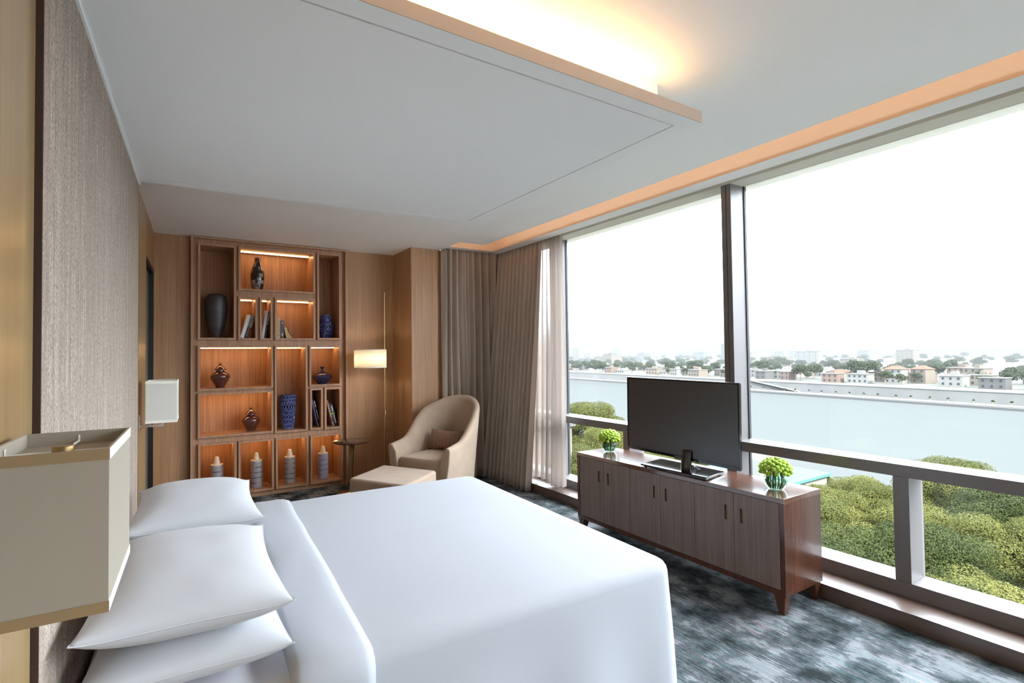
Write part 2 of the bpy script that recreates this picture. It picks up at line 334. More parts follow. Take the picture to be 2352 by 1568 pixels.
# ------------------------------------------------------------------ mesh helpers
class MB:
    def __init__(s): s.v = []; s.f = []
    def add(s, vs, fs):
        b = len(s.v); s.v += [tuple(p) for p in vs]; s.f += [tuple(i+b for i in f) for f in fs]; return s
    def hexa(s, p):   # 8 corners: 0-3 bottom ccw, 4-7 top
        return s.add(p, [(3, 2, 1, 0), (4, 5, 6, 7), (0, 1, 5, 4), (1, 2, 6, 5), (2, 3, 7, 6), (3, 0, 4, 7)])
    def box(s, x0, y0, z0, x1, y1, z1):
        return s.hexa([(x0, y0, z0), (x1, y0, z0), (x1, y1, z0), (x0, y1, z0), (x0, y0, z1), (x1, y0, z1), (x1, y1, z1), (x0, y1, z1)])
    def obox(s, c, ax, ay, az, hx, hy, hz):
        c, ax, ay, az = map(Vector, (c, ax, ay, az))
        return s.hexa([c+ax*(i*hx)+ay*(j*hy)+az*(k*hz) for k in (-1, 1) for i, j in ((-1, -1), (1, -1), (1, 1), (-1, 1))])
    def loops(s, ls, cap0=True, cap1=True, closed=True):
        n = len(ls[0]); b = len(s.v)
        for l in ls: s.v += [tuple(p) for p in l]
        for i in range(len(ls)-1):
            for j in range(n if closed else n-1):
                k = (j+1) % n; s.f.append((b+i*n+j, b+i*n+k, b+(i+1)*n+k, b+(i+1)*n+j))
        if cap0: s.f.append(tuple(b+j for j in reversed(range(n))))
        if cap1: s.f.append(tuple(b+(len(ls)-1)*n+j for j in range(n)))
        return s
    def lathe(s, prof, c=(0, 0, 0), n=24, cap0=True, cap1=True):
        return s.loops([[(c[0]+r*math.cos(2*PI*j/n), c[1]+r*math.sin(2*PI*j/n), c[2]+z) for j in range(n)] for r, z in prof], cap0, cap1)
    def tube(s, pts, rad, n=8):
        pts = [Vector(p) for p in pts]; ls = []
        for i, p in enumerate(pts):
            d = (pts[min(i+1, len(pts)-1)]-pts[max(i-1, 0)]).normalized()
            a = d.cross(Vector((0, 0, 1)) if abs(d.z) < .9 else Vector((1, 0, 0))).normalized(); c = d.cross(a)
            r = rad[i] if isinstance(rad, (list, tuple)) else rad
            ls.append([p+a*(r*math.cos(2*PI*j/n))+c*(r*math.sin(2*PI*j/n)) for j in range(n)])
        return s.loops(ls)
    def sphere(s, c, r, n=10, m=6, sz=1):
        prof = [(r*math.sin(PI*i/m), -r*sz*math.cos(PI*i/m)) for i in range(m+1)]
        prof[0] = (r*.02, prof[0][1]); prof[-1] = (r*.02, prof[-1][1])
        return s.lathe(prof, c, n)
    def grid(s, rows, closed=False):
        return s.loops(rows, False, False, closed)

def worldloc(o):
    p = Vector((0, 0, 0))
    while o is not None: p += o.location; o = o.parent
    return p
def obj(name, mb, mat, parent=None, smooth=False, bevel=0, seg=2, solid=0, sub=0, auto=True, kind=None):
    off = worldloc(parent) if parent is not None else Vector((0, 0, 0))
    me = bpy.data.meshes.new(name)
    me.from_pydata([tuple(Vector(p)-off) for p in mb.v], [], mb.f); me.update()
    bm = bmesh.new(); bm.from_mesh(me); bmesh.ops.recalc_face_normals(bm, faces=bm.faces)
    if bevel:
        es = [e for e in bm.edges if len(e.link_faces) == 2 and e.calc_face_angle(0) > .6]
        bmesh.ops.bevel(bm, geom=es, offset=bevel, segments=seg, affect='EDGES', profile=.5, clamp_overlap=True)
    bm.to_mesh(me); bm.free()
    me.materials.append(MAT[mat])
    if smooth or bevel:
        for p in me.polygons: p.use_smooth = True
        if auto:
            try: me.set_sharp_from_angle(angle=math.radians(50 if smooth else 35))
            except Exception: pass
    o = bpy.data.objects.new(name, me); COL.objects.link(o)
    if parent is not None: o.parent = parent
    if solid:
        md = o.modifiers.new('solid', 'SOLIDIFY'); md.thickness = solid; md.offset = 0
    if bevel and not smooth:
        md = o.modifiers.new('normals', 'WEIGHTED_NORMAL'); md.keep_sharp = True; md.weight = 80
    if sub:
        md = o.modifiers.new('sub', 'SUBSURF'); md.levels = sub; md.render_levels = sub
    if kind: o['kind'] = kind
    return o
def thing(name, label, cat, loc, group=None):
    o = bpy.data.objects.new(name, None); COL.objects.link(o); o.location = loc; o.empty_display_size = .1
    o['label'] = label; o['category'] = cat
    if group: o['group'] = group
    return o
def tag(o, label, cat, group=None):
    o['label'] = label; o['category'] = cat
    if group: o['group'] = group
    return o
def struct(o): o['kind'] = 'structure'; return o
def sempty(name, loc=(0, 0, 0)):
    o = bpy.data.objects.new(name, None); COL.objects.link(o); o.location = loc; o['kind'] = 'structure'; return o
def copy_tree(o, parent=None):
    c = o.copy(); COL.objects.link(c); c.parent = parent
    for ch in list(o.children): copy_tree(ch, c)
    return c

# skewed frame of the headboard wall
A = math.radians(2.1); NW = Vector((math.cos(A), -math.sin(A), 0)); VW = Vector((math.sin(A), math.cos(A), 0))
def LW(off, y, z): return Vector((-.15, 6.3, 0))+VW*((y-6.3)/math.cos(A))+NW*off+Vector((0, 0, z))
def wbox(mb, o0, y0, z0, o1, y1, z1):
    return mb.hexa([LW(o0, y0, z0), LW(o1, y0, z0), LW(o1, y1, z0), LW(o0, y1, z0), LW(o0, y0, z1), LW(o1, y0, z1), LW(o1, y1, z1), LW(o0, y1, z1)])

CZ = 2.76
# ------------------------------------------------------------------ setting
struct(obj('floor', MB().box(-.8, -6.6, -.12, 3.66, 6.75, 0), 'carpet'))
b = MB(); b.box(-.9, -6.6, CZ, 3.02, 5.2, CZ+.03); b.box(-.7, 5.2, CZ, 2.70, 6.75, CZ+.03)
ceil = struct(obj('ceiling', b, 'white_paint'))
b = MB(); b.box(3.30, -6.6, CZ, 3.45, 5.58, CZ+.22); b.box(2.70, 5.48, CZ, 3.30, 5.58, CZ+.22)
obj('cove_soffit', b, 'white_paint', ceil)
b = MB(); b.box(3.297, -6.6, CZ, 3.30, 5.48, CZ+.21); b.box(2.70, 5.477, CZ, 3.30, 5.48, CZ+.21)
obj('cove_face', b, 'cove_glow', ceil)
b = MB(); b.box(-.9, -6.6, CZ+.23, 3.9, 6.75, CZ+.30); b.box(2.60, 5.2, CZ+.03, 2.70, 5.48, CZ+.23); b.box(2.70, 5.58, CZ, 2.72, 5.7, CZ+.23)
obj('ceiling_slab', b, 'white_paint', ceil)
for nm, c, sx, sy in (('cove_lamp', (2.86, 1.65, CZ+.10), 7.0, .05),):
    l = area(nm, c, (1, 0, .25), sx, sy, .8, (1, .36, .06)); l.parent = ceil
l = area('cove_lamp_return', (2.95, 5.06, CZ+.10), (0, 1, .25), .55, .05, .06, (1, .36, .06)); l.parent = ceil

b = MB(); b.box(-.4, 6.31, 0, .155, 6.75, CZ)
wall_back = struct(obj('wall_back', b, 'wall_wood'))
obj('wall_panel', MB().box(1.745, 6.31, 0, 2.34, 6.75, CZ), 'wall_wood', wall_back)
obj('wall_backing', MB().box(.155, 6.66, 0, 1.745, 6.75, CZ), 'wall_wood', wall_back)
struct(obj('wall_column', MB().box(2.333, 5.72, 0, 3.7, 6.75, CZ), 'wall_wood'))
b = MB(); wbox(b, -.12, -6.6, 0, 0, 5.15, CZ); wbox(b, -.12, 6.20, 0, 0, 6.40, CZ); wbox(b, -.12, 5.15, 2.37, 0, 6.20, CZ)
wall_left = struct(obj('wall_left', b, 'wall_wood'))
obj('wood_panel', wbox(MB(), .002, -1.2, 0, .0575, 1.597, 2.60), 'brass_wood', wall_left, bevel=.002)
obj('wood_panel', wbox(MB(), .002, 3.89, 0, .045, 4.77, 2.60), 'brass_wood', wall_left, bevel=.002)
door = sempty('door_1', LW(0, 5.7, 0))
b = MB(); wbox(b, -.06, 5.15, 0, .006, 5.18, 2.37); wbox(b, -.06, 6.15, 0, .006, 6.20, 2.37); wbox(b, -.06, 5.18, 2.33, .006, 6.15, 2.37)
obj('door_frame', b, 'door_black', door)
obj('door_leaf', wbox(MB(), -.07, 5.18, 0, -.035, 6.15, 2.33), 'door_panel', door)
struct(obj('wall_near', MB().box(-.9, -6.7, 0, 3.9, -6.6, CZ+.3), 'white_paint'))

# dropped ceiling panel over the bed
pan = bpy.data.objects.new('ceiling_panel', None); COL.objects.link(pan); pan.location = (1, 2.6, 2.56); pan.parent = ceil
PX0, PX1, PY0, PY1, PZ = -.14, 2.057, 1.53, 3.745, 2.56
g = .084; gw = .009
def lw_x(y): return LW(.06, y, 0).x
b = MB()
b.hexa([(lw_x(PY0), PY0, PZ), (PX1, PY0, PZ), (PX1-g, PY0+g, PZ), (lw_x(PY0+g), PY0+g, PZ), (lw_x(PY0), PY0, PZ+.012), (PX1, PY0, PZ+.012), (PX1-g, PY0+g, PZ+.012), (lw_x(PY0+g), PY0+g, PZ+.012)])
b.hexa([(PX1, PY0, PZ), (PX1, PY1, PZ), (PX1-g, PY1-g, PZ), (PX1-g, PY0+g, PZ), (PX1, PY0, PZ+.012), (PX1, PY1, PZ+.012), (PX1-g, PY1-g, PZ+.012), (PX1-g, PY0+g, PZ+.012)])
b.hexa([(PX1, PY1, PZ), (lw_x(PY1), PY1+.06, PZ), (lw_x(PY1), PY1-g+.06, PZ), (PX1-g, PY1-g, PZ), (PX1, PY1, PZ+.012), (lw_x(PY1), PY1+.06, PZ+.012), (lw_x(PY1), PY1-g+.06, PZ+.012), (PX1-g, PY1-g, PZ+.012)])
obj('panel_border', b, 'panel_paint', pan)
i0 = g+gw
b = MB().hexa([(lw_x(PY0), PY0+i0, PZ), (PX1-i0, PY0+i0, PZ), (PX1-i0, PY1-i0, PZ), (lw_x(PY1), PY1-i0+.06, PZ), (lw_x(PY0), PY0+i0, PZ+.012), (PX1-i0, PY0+i0, PZ+.012), (PX1-i0, PY1-i0, PZ+.012), (lw_x(PY1), PY1-i0+.06, PZ+.012)])
obj('panel_field', b, 'panel_paint', pan)
b = MB().hexa([(lw_x(PY0), PY0, PZ+.012), (PX1, PY0, PZ+.012), (PX1, PY1, PZ+.012), (lw_x(PY1), PY1+.06, PZ+.012), (lw_x(PY0), PY0, PZ+.053), (PX1, PY0, PZ+.053), (PX1, PY1, PZ+.053), (lw_x(PY1), PY1+.06, PZ+.053)])
obj('panel_board', b, 'panel_paint', pan)
b = MB().hexa([(lw_x(PY0), PY0+g-.012, PZ+.0105), (PX1-g+.012, PY0+g-.012, PZ+.0105), (PX1-g+.012, PY1-g+.012, PZ+.0105), (lw_x(PY1), PY1-g+.07, PZ+.0105), (lw_x(PY0), PY0+g-.012, PZ+.0122), (PX1-g+.012, PY0+g-.012, PZ+.0122), (PX1-g+.012, PY1-g+.012, PZ+.0122), (lw_x(PY1), PY1-g+.07, PZ+.0122)])
obj('gap_shade_plate', b, 'groove_shade', pan)  # dark plate behind the open joint, shade put in as colour
obj('fascia', MB().box(lw_x(PY0), PY0-.004, PZ, PX1, PY0, PZ+.053), 'fascia_warm_shade', pan)
b = MB().box(lw_x(PY0), PY0+.12, PZ+.053, PX1-.155, PY1-.12, CZ)
obj('panel_hanger', b, 'white_paint', pan)
l = area('panel_lamp', (.85, PY0+.085, PZ+.062), (0, -.35, 1), 2.0, .03, 1.1, (1, .52, .18)); l.parent = pan; l.location -= pan.location
wb = MB(); wbox(wb, .045, 1.6, 2.552, .078, 3.87, 2.566); obj('ceiling_trim', wb, 'white_paint', pan)

# window wall: frame members in front of the panes
win = sempty('window_1', (3.6, 2.0, 0))
GX0, GX1 = 3.51, 3.70
obj('sill_frame', MB().box(GX0, -6.6, .0, GX1, 5.72, .172), 'frame_metal', win, bevel=.004)
obj('head_frame', MB().box(GX0, -6.6, CZ, GX1+.1, 5.72, CZ+.23), 'head_lit', win)
for k in range(-3, 4):
    ym = .244+2.166*k
    if ym > 5.7: continue
    obj('mullion', MB().box(GX0, ym-.041, .172, GX1, ym-.002, CZ), 'frame_metal', win, bevel=.003)
    obj('mullion', MB().box(GX0, ym+.002, .172, GX1, ym+.041, CZ), 'frame_metal', win, bevel=.003)
    obj('gasket', MB().box(GX0+.006, ym-.002, .172, GX1, ym+.002, CZ), 'gasket', win)
    obj('gasket', MB().box(GX1-.03, ym-.049, .18, GX1-.006, ym-.041, CZ), 'gasket', win)
    y2 = min(ym+2.166-.041, 5.72)
    obj('rail', MB().box(GX0, ym+.041, .767, GX1, y2, .838), 'frame_metal', win, bevel=.003)
    if ym+1.083 < 5.6: obj('lower_mullion', MB().box(GX0, ym+1.083-.04, .172, GX1, ym+1.083+.04, .767), 'frame_metal', win, bevel=.003)
    obj('glass_pane', MB().box(GX1-.034, ym+.041, .838, GX1-.026, y2, CZ), 'window_glass', win)
    obj('glass_pane', MB().box(GX1-.034, ym+.041, .172, GX1-.026, min(ym+1.043, 5.7), .767), 'window_glass', win)
    if ym+1.083 < 5.6: obj('glass_pane', MB().box(GX1-.034, ym+1.123, .172, GX1-.026, y2, .767), 'window_glass', win)
struct(obj('trim_1', MB().box(3.303, -6.6, 0, 3.51, 5.72, .09), 'sill_wood', bevel=.003))
struct(obj('wall_right', MB().box(3.7, 5.70, 0, 3.85, 6.75, CZ+.3), 'wall_wood'))

# ------------------------------------------------------------------ bookcase
bk = thing('bookcase', 'tall built-in wooden bookcase of sixteen open niches, some lit, on the back wall', 'bookcase', (.95, 6.45, 0))
YB, YF = 6.64, 6.27
obj('side_panel', MB().box(.160, 6.235, 0, .182, YB, 2.755), 'shelf_wood', bk, bevel=.002)
obj('side_panel', MB().box(1.718, 6.235, 0, 1.740, YB, 2.755), 'shelf_wood', bk, bevel=.002)
obj('top_panel', MB().box(.182, 6.235, 2.735, 1.718, YB, 2.755), 'shelf_wood', bk, bevel=.002)
NI = [(.224, .574, 1.689, 2.690, 0), (.597, 1.383, 2.218, 2.695, 1), (1.403, 1.670, 1.694, 2.700, 0), (.594, .780, 1.687, 2.156, 1), (.803, .932, 1.687, 2.156, 1), (.954, 1.382, 1.688, 2.160, 1),
      (.223, .936, 1.161, 1.631, 1), (.951, 1.295, .664, 1.629, 1), (1.314, 1.671, 1.160, 1.629, 1), (.225, .938, .674, 1.138, 1), (1.320, 1.461, .668, 1.138, 0), (1.480, 1.669, .661, 1.139, 0),
      (.229, .579, .055, .618, 1), (.596, .943, .055, .612, 1), (.960, 1.302, .055, .610, 1), (1.323, 1.686, .052, .605, 1)]
# face panel with the niches cut out: cells of the grid that are outside every niche
xs = sorted({.182, 1.718} | {n[i] for n in NI for i in (0, 1)}); zs = sorted({0, 2.735} | {n[i] for n in NI for i in (2, 3)})
b = MB()
for i in range(len(xs)-1):
    run = None
    for j in range(len(zs)):
        inside = True
        if j < len(zs)-1:
            cx, cz = (xs[i]+xs[i+1])/2, (zs[j]+zs[j+1])/2
            inside = any(n[0] < cx < n[1] and n[2] < cz < n[3] for n in NI)
        if not inside and run is None: run = zs[j]
        if inside and run is not None: b.box(xs[i], YF+.018, run, xs[i+1], YF+.036, zs[j]); run = None
obj('face_panel', b, 'shelf_wood', bk)
T = .021
for (x0, x1, z0, z1, lit) in NI:
    b = MB(); yf = YF-.016
    for q in ((x0, z0, x1, z0+T), (x0, z1-T, x1, z1), (x0, z0+T, x0+T, z1-T), (x1-T, z0+T, x1, z1-T)):
        b.box(q[0], yf, q[1], q[2], YB-.012, q[3])
    n = obj('niche', b, 'shelf_wood', bk)
    obj('back_panel', MB().box(x0+T, YB-.02, z0+T, x1-T, YB-.008, z1-T), 'niche_wood', n)
    if lit: obj('light_strip', MB().box(x0+T+.012, 6.44, z1-T-.009, x1-T-.012, 6.462, z1-T-.001), 'strip_light', n)

def lathe_thing(name, label, cat, x, z, prof, mat, y=6.42, group=None, n=32, extra=None):
    t = thing(name, label, cat, (x, y, z), group)
    o = obj('body', MB().lathe(prof, (x, y, z), n), mat, t, smooth=True)
    return t
lathe_thing('ribbed_urn', 'tall dark charcoal ribbed urn in the top left niche', 'urn', .399, 1.711,
            [(.042, 0), (.046, .02), (.060, .056), (.074, .10), (.088, .15), (.098, .22), (.104, .29), (.107, .35), (.103, .41), (.095, .44), (.082, .462), (.066, .470), (.05, .468), (.045, .455)], 'ribbed_dark')
t = thing('mosaic_vase', 'slim glossy black vase with grey mosaic patches in the wide top niche', 'vase', (.8, 6.42, 2.240))
obj('body', MB().lathe([(.046, 0), (.052, .012), (.063, .055), (.070, .11), (.072, .16), (.070, .20), (.060, .24), (.046, .275), (.036, .305), (.031, .325)], (.8, 6.42, 2.240), 32), 'mosaic_glaze', t, smooth=True)
obj('neck', MB().lathe([(.031, .325), (.029, .355), (.029, .368), (.024, .366), (.022, .34)], (.8, 6.42, 2.240), 28), 'dark_glaze', t, smooth=True)
def ginger_jar(x, z, s, label):
    t = thing('ginger_jar', label, 'jar', (x, 6.42, z), 'brown lidded jars')
    obj('body', MB().lathe([(.043*s, 0), (.045*s, .01*s), (.062*s, .04*s), (.083*s, .08*s), (.095*s, .112*s), (.093*s, .128*s), (.078*s, .150*s), (.052*s, .166*s), (.040*s, .172*s), (.040*s, .188*s)], (x, 6.42, z), 32), 'dark_glaze', t, smooth=True)
    l = obj('lid', MB().lathe([(.042*s, .188*s), (.060*s, .186*s), (.060*s, .190*s), (.050*s, .200*s), (.040*s, .216*s), (.026*s, .228*s), (.013*s, .234*s), (.009*s, .240*s)], (x, 6.42, z), 32), 'dark_glaze', t, smooth=True)
    obj('knob', MB().sphere((x, 6.42, z+.250*s), .014*s, 14, 8), 'dark_glaze', l, smooth=True)
ginger_jar(.437, 1.183, 1.0, 'brown glazed lidded jar in the upper of the two wide left niches')
ginger_jar(.733, .695, .98, 'brown glazed lidded jar in the lower wide left niche')
t = thing('squat_bottle', 'squat navy glazed bottle vase with a narrow neck and flared lip', 'vase', (1.493, 6.42, 1.181))
obj('body', MB().lathe([(.046, 0), (.055, .006), (.080, .028), (.106, .062), (.115, .082), (.106, .100), (.078, .118), (.050, .132), (.026, .146), (.014, .158), (.011, .172)], (1.493, 6.42, 1.181), 36), 'navy_glaze', t, smooth=True)
obj('lip', MB().lathe([(.011, .172), (.014, .182), (.026, .194), (.028, .198), (.020, .197), (.008, .186)], (1.493, 6.42, 1.181), 28), 'navy_glaze', t, smooth=True)
def lattice(name, label, x, z, prof, bands, mat, per):
    # openwork vase: dark inner core, a net of crossing strands and solid hoops
    t = thing(name, label, 'vase', (x, 6.42, z))
    def rad(h):
        for (r0, h0), (r1, h1) in zip(prof, prof[1:]):
            if h <= h1: return r0+(r1-r0)*(h-h0)/(h1-h0)
        return prof[-1][0]
    obj('core', MB().lathe([(max(.01, r-.010), h) for r, h in prof], (x, 6.42, z), 28), 'lattice_core', t, smooth=True)
    b = MB()
    for h0, h1 in bands:
        for d in (-1, 1):
            for k in range(per):
                pts = []
                for i in range(7):
                    h = h0+(h1-h0)*i/6; a = 2*PI*k/per+d*(i/6)*2*PI/per; r = rad(h)
                    pts.append((x+r*math.cos(a), 6.42+r*math.sin(a), z+h))
                b.tube(pts, .0048, 5)
    obj('lattice_net', b, mat, t, smooth=True, kind='stuff')
    hs = sorted({h for bd in bands for h in bd})
    for h in hs:
        r = rad(h); obj('hoop', MB().lathe([(r-.006, h-.006), (r+.003, h-.005), (r+.004, h+.005), (r-.006, h+.006)], (x, 6.42, z), 28, False, False), mat, t, smooth=True)
lattice('openwork_vase', 'navy blue pierced jar vase in the tall top right niche', 1.537, 1.715,
        [(.044, 0), (.052, .02), (.066, .055), (.078, .10), (.079, .14), (.076, .17), (.060, .205), (.054, .22), (.056, .25), (.053, .275)], [(.006, .05), (.05, .10), (.10, .17), (.17, .205), (.215, .272)], 'lattice_navy', 15)
lattice('lattice_vase', 'tall tapered blue lattice vase in the tall centre niche', 1.113, .686,
        [(.060, 0), (.062, .03), (.070, .09), (.076, .17), (.082, .26), (.085, .36), (.087, .384)], [(.006, .06), (.06, .11), (.11, .165), (.165, .21), (.21, .30), (.30, .335), (.335, .380)], 'lattice_blue', 17)
FV = [(.405, .076, 'fret_dark', 'cylinder bottle vase with dark bands in the bottom left niche', 0), (.786, .076, 'fret_dark', 'cylinder bottle vase with dark bands, second from left along the bottom row', .5),
      (1.128, .076, 'fret_dark', 'cylinder bottle vase with dark bands, third from left along the bottom row', 1.3), (1.493, .073, 'fret_blue', 'pale blue printed cylinder bottle vase beside the round side table', 0)]
for x, z, m, lab, ro in FV:
    t = thing('bottle_vase', lab, 'vase', (x, 6.40, z), 'cylinder bottle vases along the bottom row')
    bo = obj('body', MB().lathe([(.052, 0), (.058, .004), (.059, .02), (.059, .280), (.058, .288)], (x, 6.40, z), 36), m, t, smooth=True); bo.rotation_euler.z = ro
    obj('shoulder', MB().lathe([(.058, .288), (.060, .292), (.058, .298), (.034, .300)], (x, 6.40, z), 36), 'cream_glaze', t, smooth=True)
    obj('spout', MB().lathe([(.034, .300), (.030, .315), (.024, .345), (.018, .374), (.015, .377), (.011, .374)], (x, 6.40, z), 28), 'cream_glaze', t, smooth=True)

def text_mesh(name, s, size, mat, parent, M):
    cu = bpy.data.curves.new(name, 'FONT'); cu.body = s; cu.size = size; cu.align_x = 'CENTER'; cu.align_y = 'CENTER'; cu.extrude = .0003
    to = bpy.data.objects.new(name+'_curve', cu); COL.objects.link(to)
    me = bpy.data.meshes.new_from_object(to.evaluated_get(bpy.context.evaluated_depsgraph_get())); bpy.data.objects.remove(to)
    me.name = name; me.transform(Matrix.Translation(-worldloc(parent)) @ M); me.materials.clear(); me.materials.append(MAT[mat])
    o = bpy.data.objects.new(name, me); COL.objects.link(o); o.parent = parent; return o
BOOKS = {}
def book(label, x0, z0, ang, wdt, h, cover, y=6.33, depth=.17, group=None, pages='page'):
    # x0,z0 lower left corner of the spine; ang leans the top towards +x
    c, s = math.cos(ang), math.sin(ang)
    X = lambda u, v, d: (x0+u*c+v*s, y+d, z0-u*s+v*c)
    if ang > 0: z0 += wdt*s
    t = thing('book', label, 'book', X(wdt/2, 0, depth/2), group)
    def slab(u0, u1, v0, v1, d0, d1): return [X(u0, v0, d0), X(u1, v0, d0), X(u1, v0, d1), X(u0, v0, d1), X(u0, v1, d0), X(u1, v1, d0), X(u1, v1, d1), X(u0, v1, d1)]
    e = min(.003, wdt*.15)
    b = MB(); b.hexa(slab(0, wdt, 0, h, 0, e)); b.hexa(slab(0, e, 0, h, e, depth)); b.hexa(slab(wdt-e, wdt, 0, h, e, depth))
    obj('cover', b, cover, t)
    obj('pages', MB().hexa(slab(e, wdt-e, .004, h-.004, e, depth-.004)), pages, t)
    def spine(v, u=None, turn=-1):   # matrix placing flat text on the spine, reading down
        u = wdt/2 if u is None else u
        ex = Vector((s, 0, c))*turn; ey = Vector((c, 0, -s))*(-turn); ez = ex.cross(ey)
        M = Matrix.Translation(Vector(X(u, v, -.0008))); M3 = Matrix((ex, ey, ez)).transposed().to_4x4(); return M @ M3
    def band(name, v0, v1, mat, u0=0, u1=None):
        u1 = wdt if u1 is None else u1
        return obj(name, MB().hexa(slab(u0, u1, v0, v1, -.0012, .0005)), mat, t)
    return t, spine, band
t, sp, bd = book('thick white book leaning beside the black book in the small upper left niche', .620, 1.709, .285, .034, .262, 'white', group='books in the upper niches')
t, sp, bd = book('black book with white capital letters leaning on the niche side', .658, 1.709, .285, .040, .250, 'black_cover', group='books in the upper niches')
text_mesh('spine_title', 'LEONARD', .030, 'text_white', t, sp(.188, .0305)); text_mesh('spine_title', 'BERNSTEIN', .024, 'text_white', t, sp(.186, .0115)); bd('red_line', .045, .125, 'text_red', .014, .024); bd('spine_mark', .026, .032, 'text_white', .016, .022)
t, sp, bd = book('tall white book leaning in the narrowest upper niche', .826, 1.709, .155, .026, .312, 'white', group='books in the upper niches'); bd('spine_mark', .275, .281, 'black_cover', .010, .016)
t, sp, bd = book('thin pale and black book leaning against the tall white one', .856, 1.709, .155, .016, .300, 'black_cover', group='books in the upper niches'); bd('pale_band', .15, .298, 'spine_grey', .002, .014)
t, sp, bd = book('upright tan clothbound book at the left of its lit niche', .977, 1.709, 0, .044, .238, 'tan_cover', group='books in the upper niches'); bd('spine_mark', .03, .04, 'grey_cover', .016, .028); bd('title_line', .06, .20, 'rose_cover', .027, .030)
t, sp, bd = book('upright grey book between the tan book and the slumped one', 1.025, 1.709, 0, .034, .201, 'grey_cover', group='books in the upper niches'); bd('spine_mark', .165, .185, 'spine_grey', .011, .023); bd('title_line', .03, .06, 'spine_grey', .010, .024)
t = thing('book', 'small slumped book showing tan page edges with a dark cover', 'book', (1.10, 6.41, 1.709), 'books in the upper niches')
def slump(off0, off1, dz):
    b = MB(); ls = []
    for i in range(9):
        v = i/8; zz = 1.709+(.125+dz)*v
        xa = 1.062+.024*(1-v)**1.6+off0; xb = 1.092+.066*(1-v)**1.9+off1
        ls.append([(xa, 6.33, zz), (xb, 6.33, zz), (xb, 6.47, zz), (xa, 6.47, zz)])
    return b.loops(ls)
obj('pages', slump(0, 0, 0), 'page', t, smooth=True); b = MB(); ls = []
for i in range(9):
    v = i/8; zz = 1.709+.131*v; xb = 1.0925+.066*(1-v)**1.9
    ls.append([(xb, 6.326, zz), (xb+.004, 6.326, zz), (xb+.004, 6.475, zz), (xb, 6.475, zz)])
obj('cover', b.loops(ls), 'black_cover', t, smooth=True)
t, sp, bd = book('thin purple book leaning left in the narrow dark niche', 1.418, .690, -.215, .015, .330, 'purple_cover', group='books in the dark lower niches'); bd('pale_band', .0, .05, 'spine_grey', .002, .013); bd('red_line', .17, .25, 'rose_cover', .002, .006)
t, sp, bd = book('thin black book with pale spine lettering beside the purple book', 1.441, .690, -.215, .012, .308, 'black_cover', group='books in the dark lower niches'); bd('title_line', .09, .20, 'text_white', .003, .009); bd('pale_band', .235, .305, 'text_white', .001, .011); bd('spine_mark', .006, .016, 'text_white', .002, .010)
t, sp, bd = book('thin rose brown book leaning left beside the banded black book', 1.588, .683, -.243, .021, .310, 'rose_cover', group='books in the dark lower niches'); bd('dark_band', .05, .10, 'dark_rose', 0, .021); bd('title_line', .12, .26, 'tan_cover', .008, .013)
t, sp, bd = book('thick black book with a lime green band in the dark right niche', 1.612, .683, -.243, .038, .262, 'black_cover', group='books in the dark lower niches'); bd('title_line', .17, .238, 'text_white', .016, .026); bd('title_line', .03, .135, 'text_white', .016, .026); bd('lime_band', .142, .156, 'lime', 0, .038)
# ------------------------------------------------------------------ headboard, bed, linen
hb = thing('headboard', 'full height headboard wall panel in woven beige striped fabric', 'headboard', LW(.06, 2.73, 0))
obj('fabric_panel', wbox(MB(), .047, 1.605, .0, .070, 3.862, 2.552), 'headboard_fabric', hb)
obj('edge_trim', wbox(MB(), .0465, 1.598, 0, .071, 1.605, 2.552), 'dark_edge', hb)
obj('edge_trim', wbox(MB(), .0465, 3.862, 0, .072, 3.872, 2.552), 'brass', hb)
BO = LW(.075, 2.60, 0)
def BP(u, v, z): return BO+NW*u+VW*v+Vector((0, 0, z))
def bbox(mb, u0, v0, z0, u1, v1, z1):
    return mb.hexa([BP(u0, v0, z0), BP(u1, v0, z0), BP(u1, v1, z0), BP(u0, v1, z0), BP(u0, v0, z1), BP(u1, v0, z1), BP(u1, v1, z1), BP(u0, v1, z1)])
bed = thing('bed', 'king size bed with white mattress against the striped fabric headboard', 'bed', BP(1, 0, 0))
obj('base', bbox(MB(), .01, -.88, .06, 1.98, .88, .28), 'chair_fabric', bed, bevel=.02)
obj('mattress', bbox(MB(), .005, -.92, .28, 2.01, .92, .556), 'sheet_linen', bed, bevel=.05, seg=4)
for u in (.12, 1.88):
    for v in (-.78, .78): obj('leg', bbox(MB(), u-.03, v-.03, 0, u+.03, v+.03, .06), 'walnut', bed)
HT = .600
def rr(hu0, hu1, hv, rc, ns=26, na=7):
    pts = []
    C4 = [(hu1-rc, hv-rc, 0), (hu0+rc, hv-rc, PI/2), (hu0+rc, -hv+rc, PI), (hu1-rc, -hv+rc, 1.5*PI)]
    for ci in range(4):
        cu, cv, a0 = C4[ci]
        for k in range(na+1):
            a = a0+PI/2*k/na; pts.append((cu+rc*math.cos(a), cv+rc*math.sin(a)))
        nu, nv, a1 = C4[(ci+1) % 4]; p1 = pts[-1]; p2 = (nu+rc*math.cos(a1), nv+rc*math.sin(a1))
        for k in range(1, ns): pts.append((p1[0]+(p2[0]-p1[0])*k/ns, p1[1]+(p2[1]-p1[1])*k/ns))
    return pts
def wob(u, v, s=2.2, seed=0): return noise.noise(Vector((u*s, v*s, seed)))
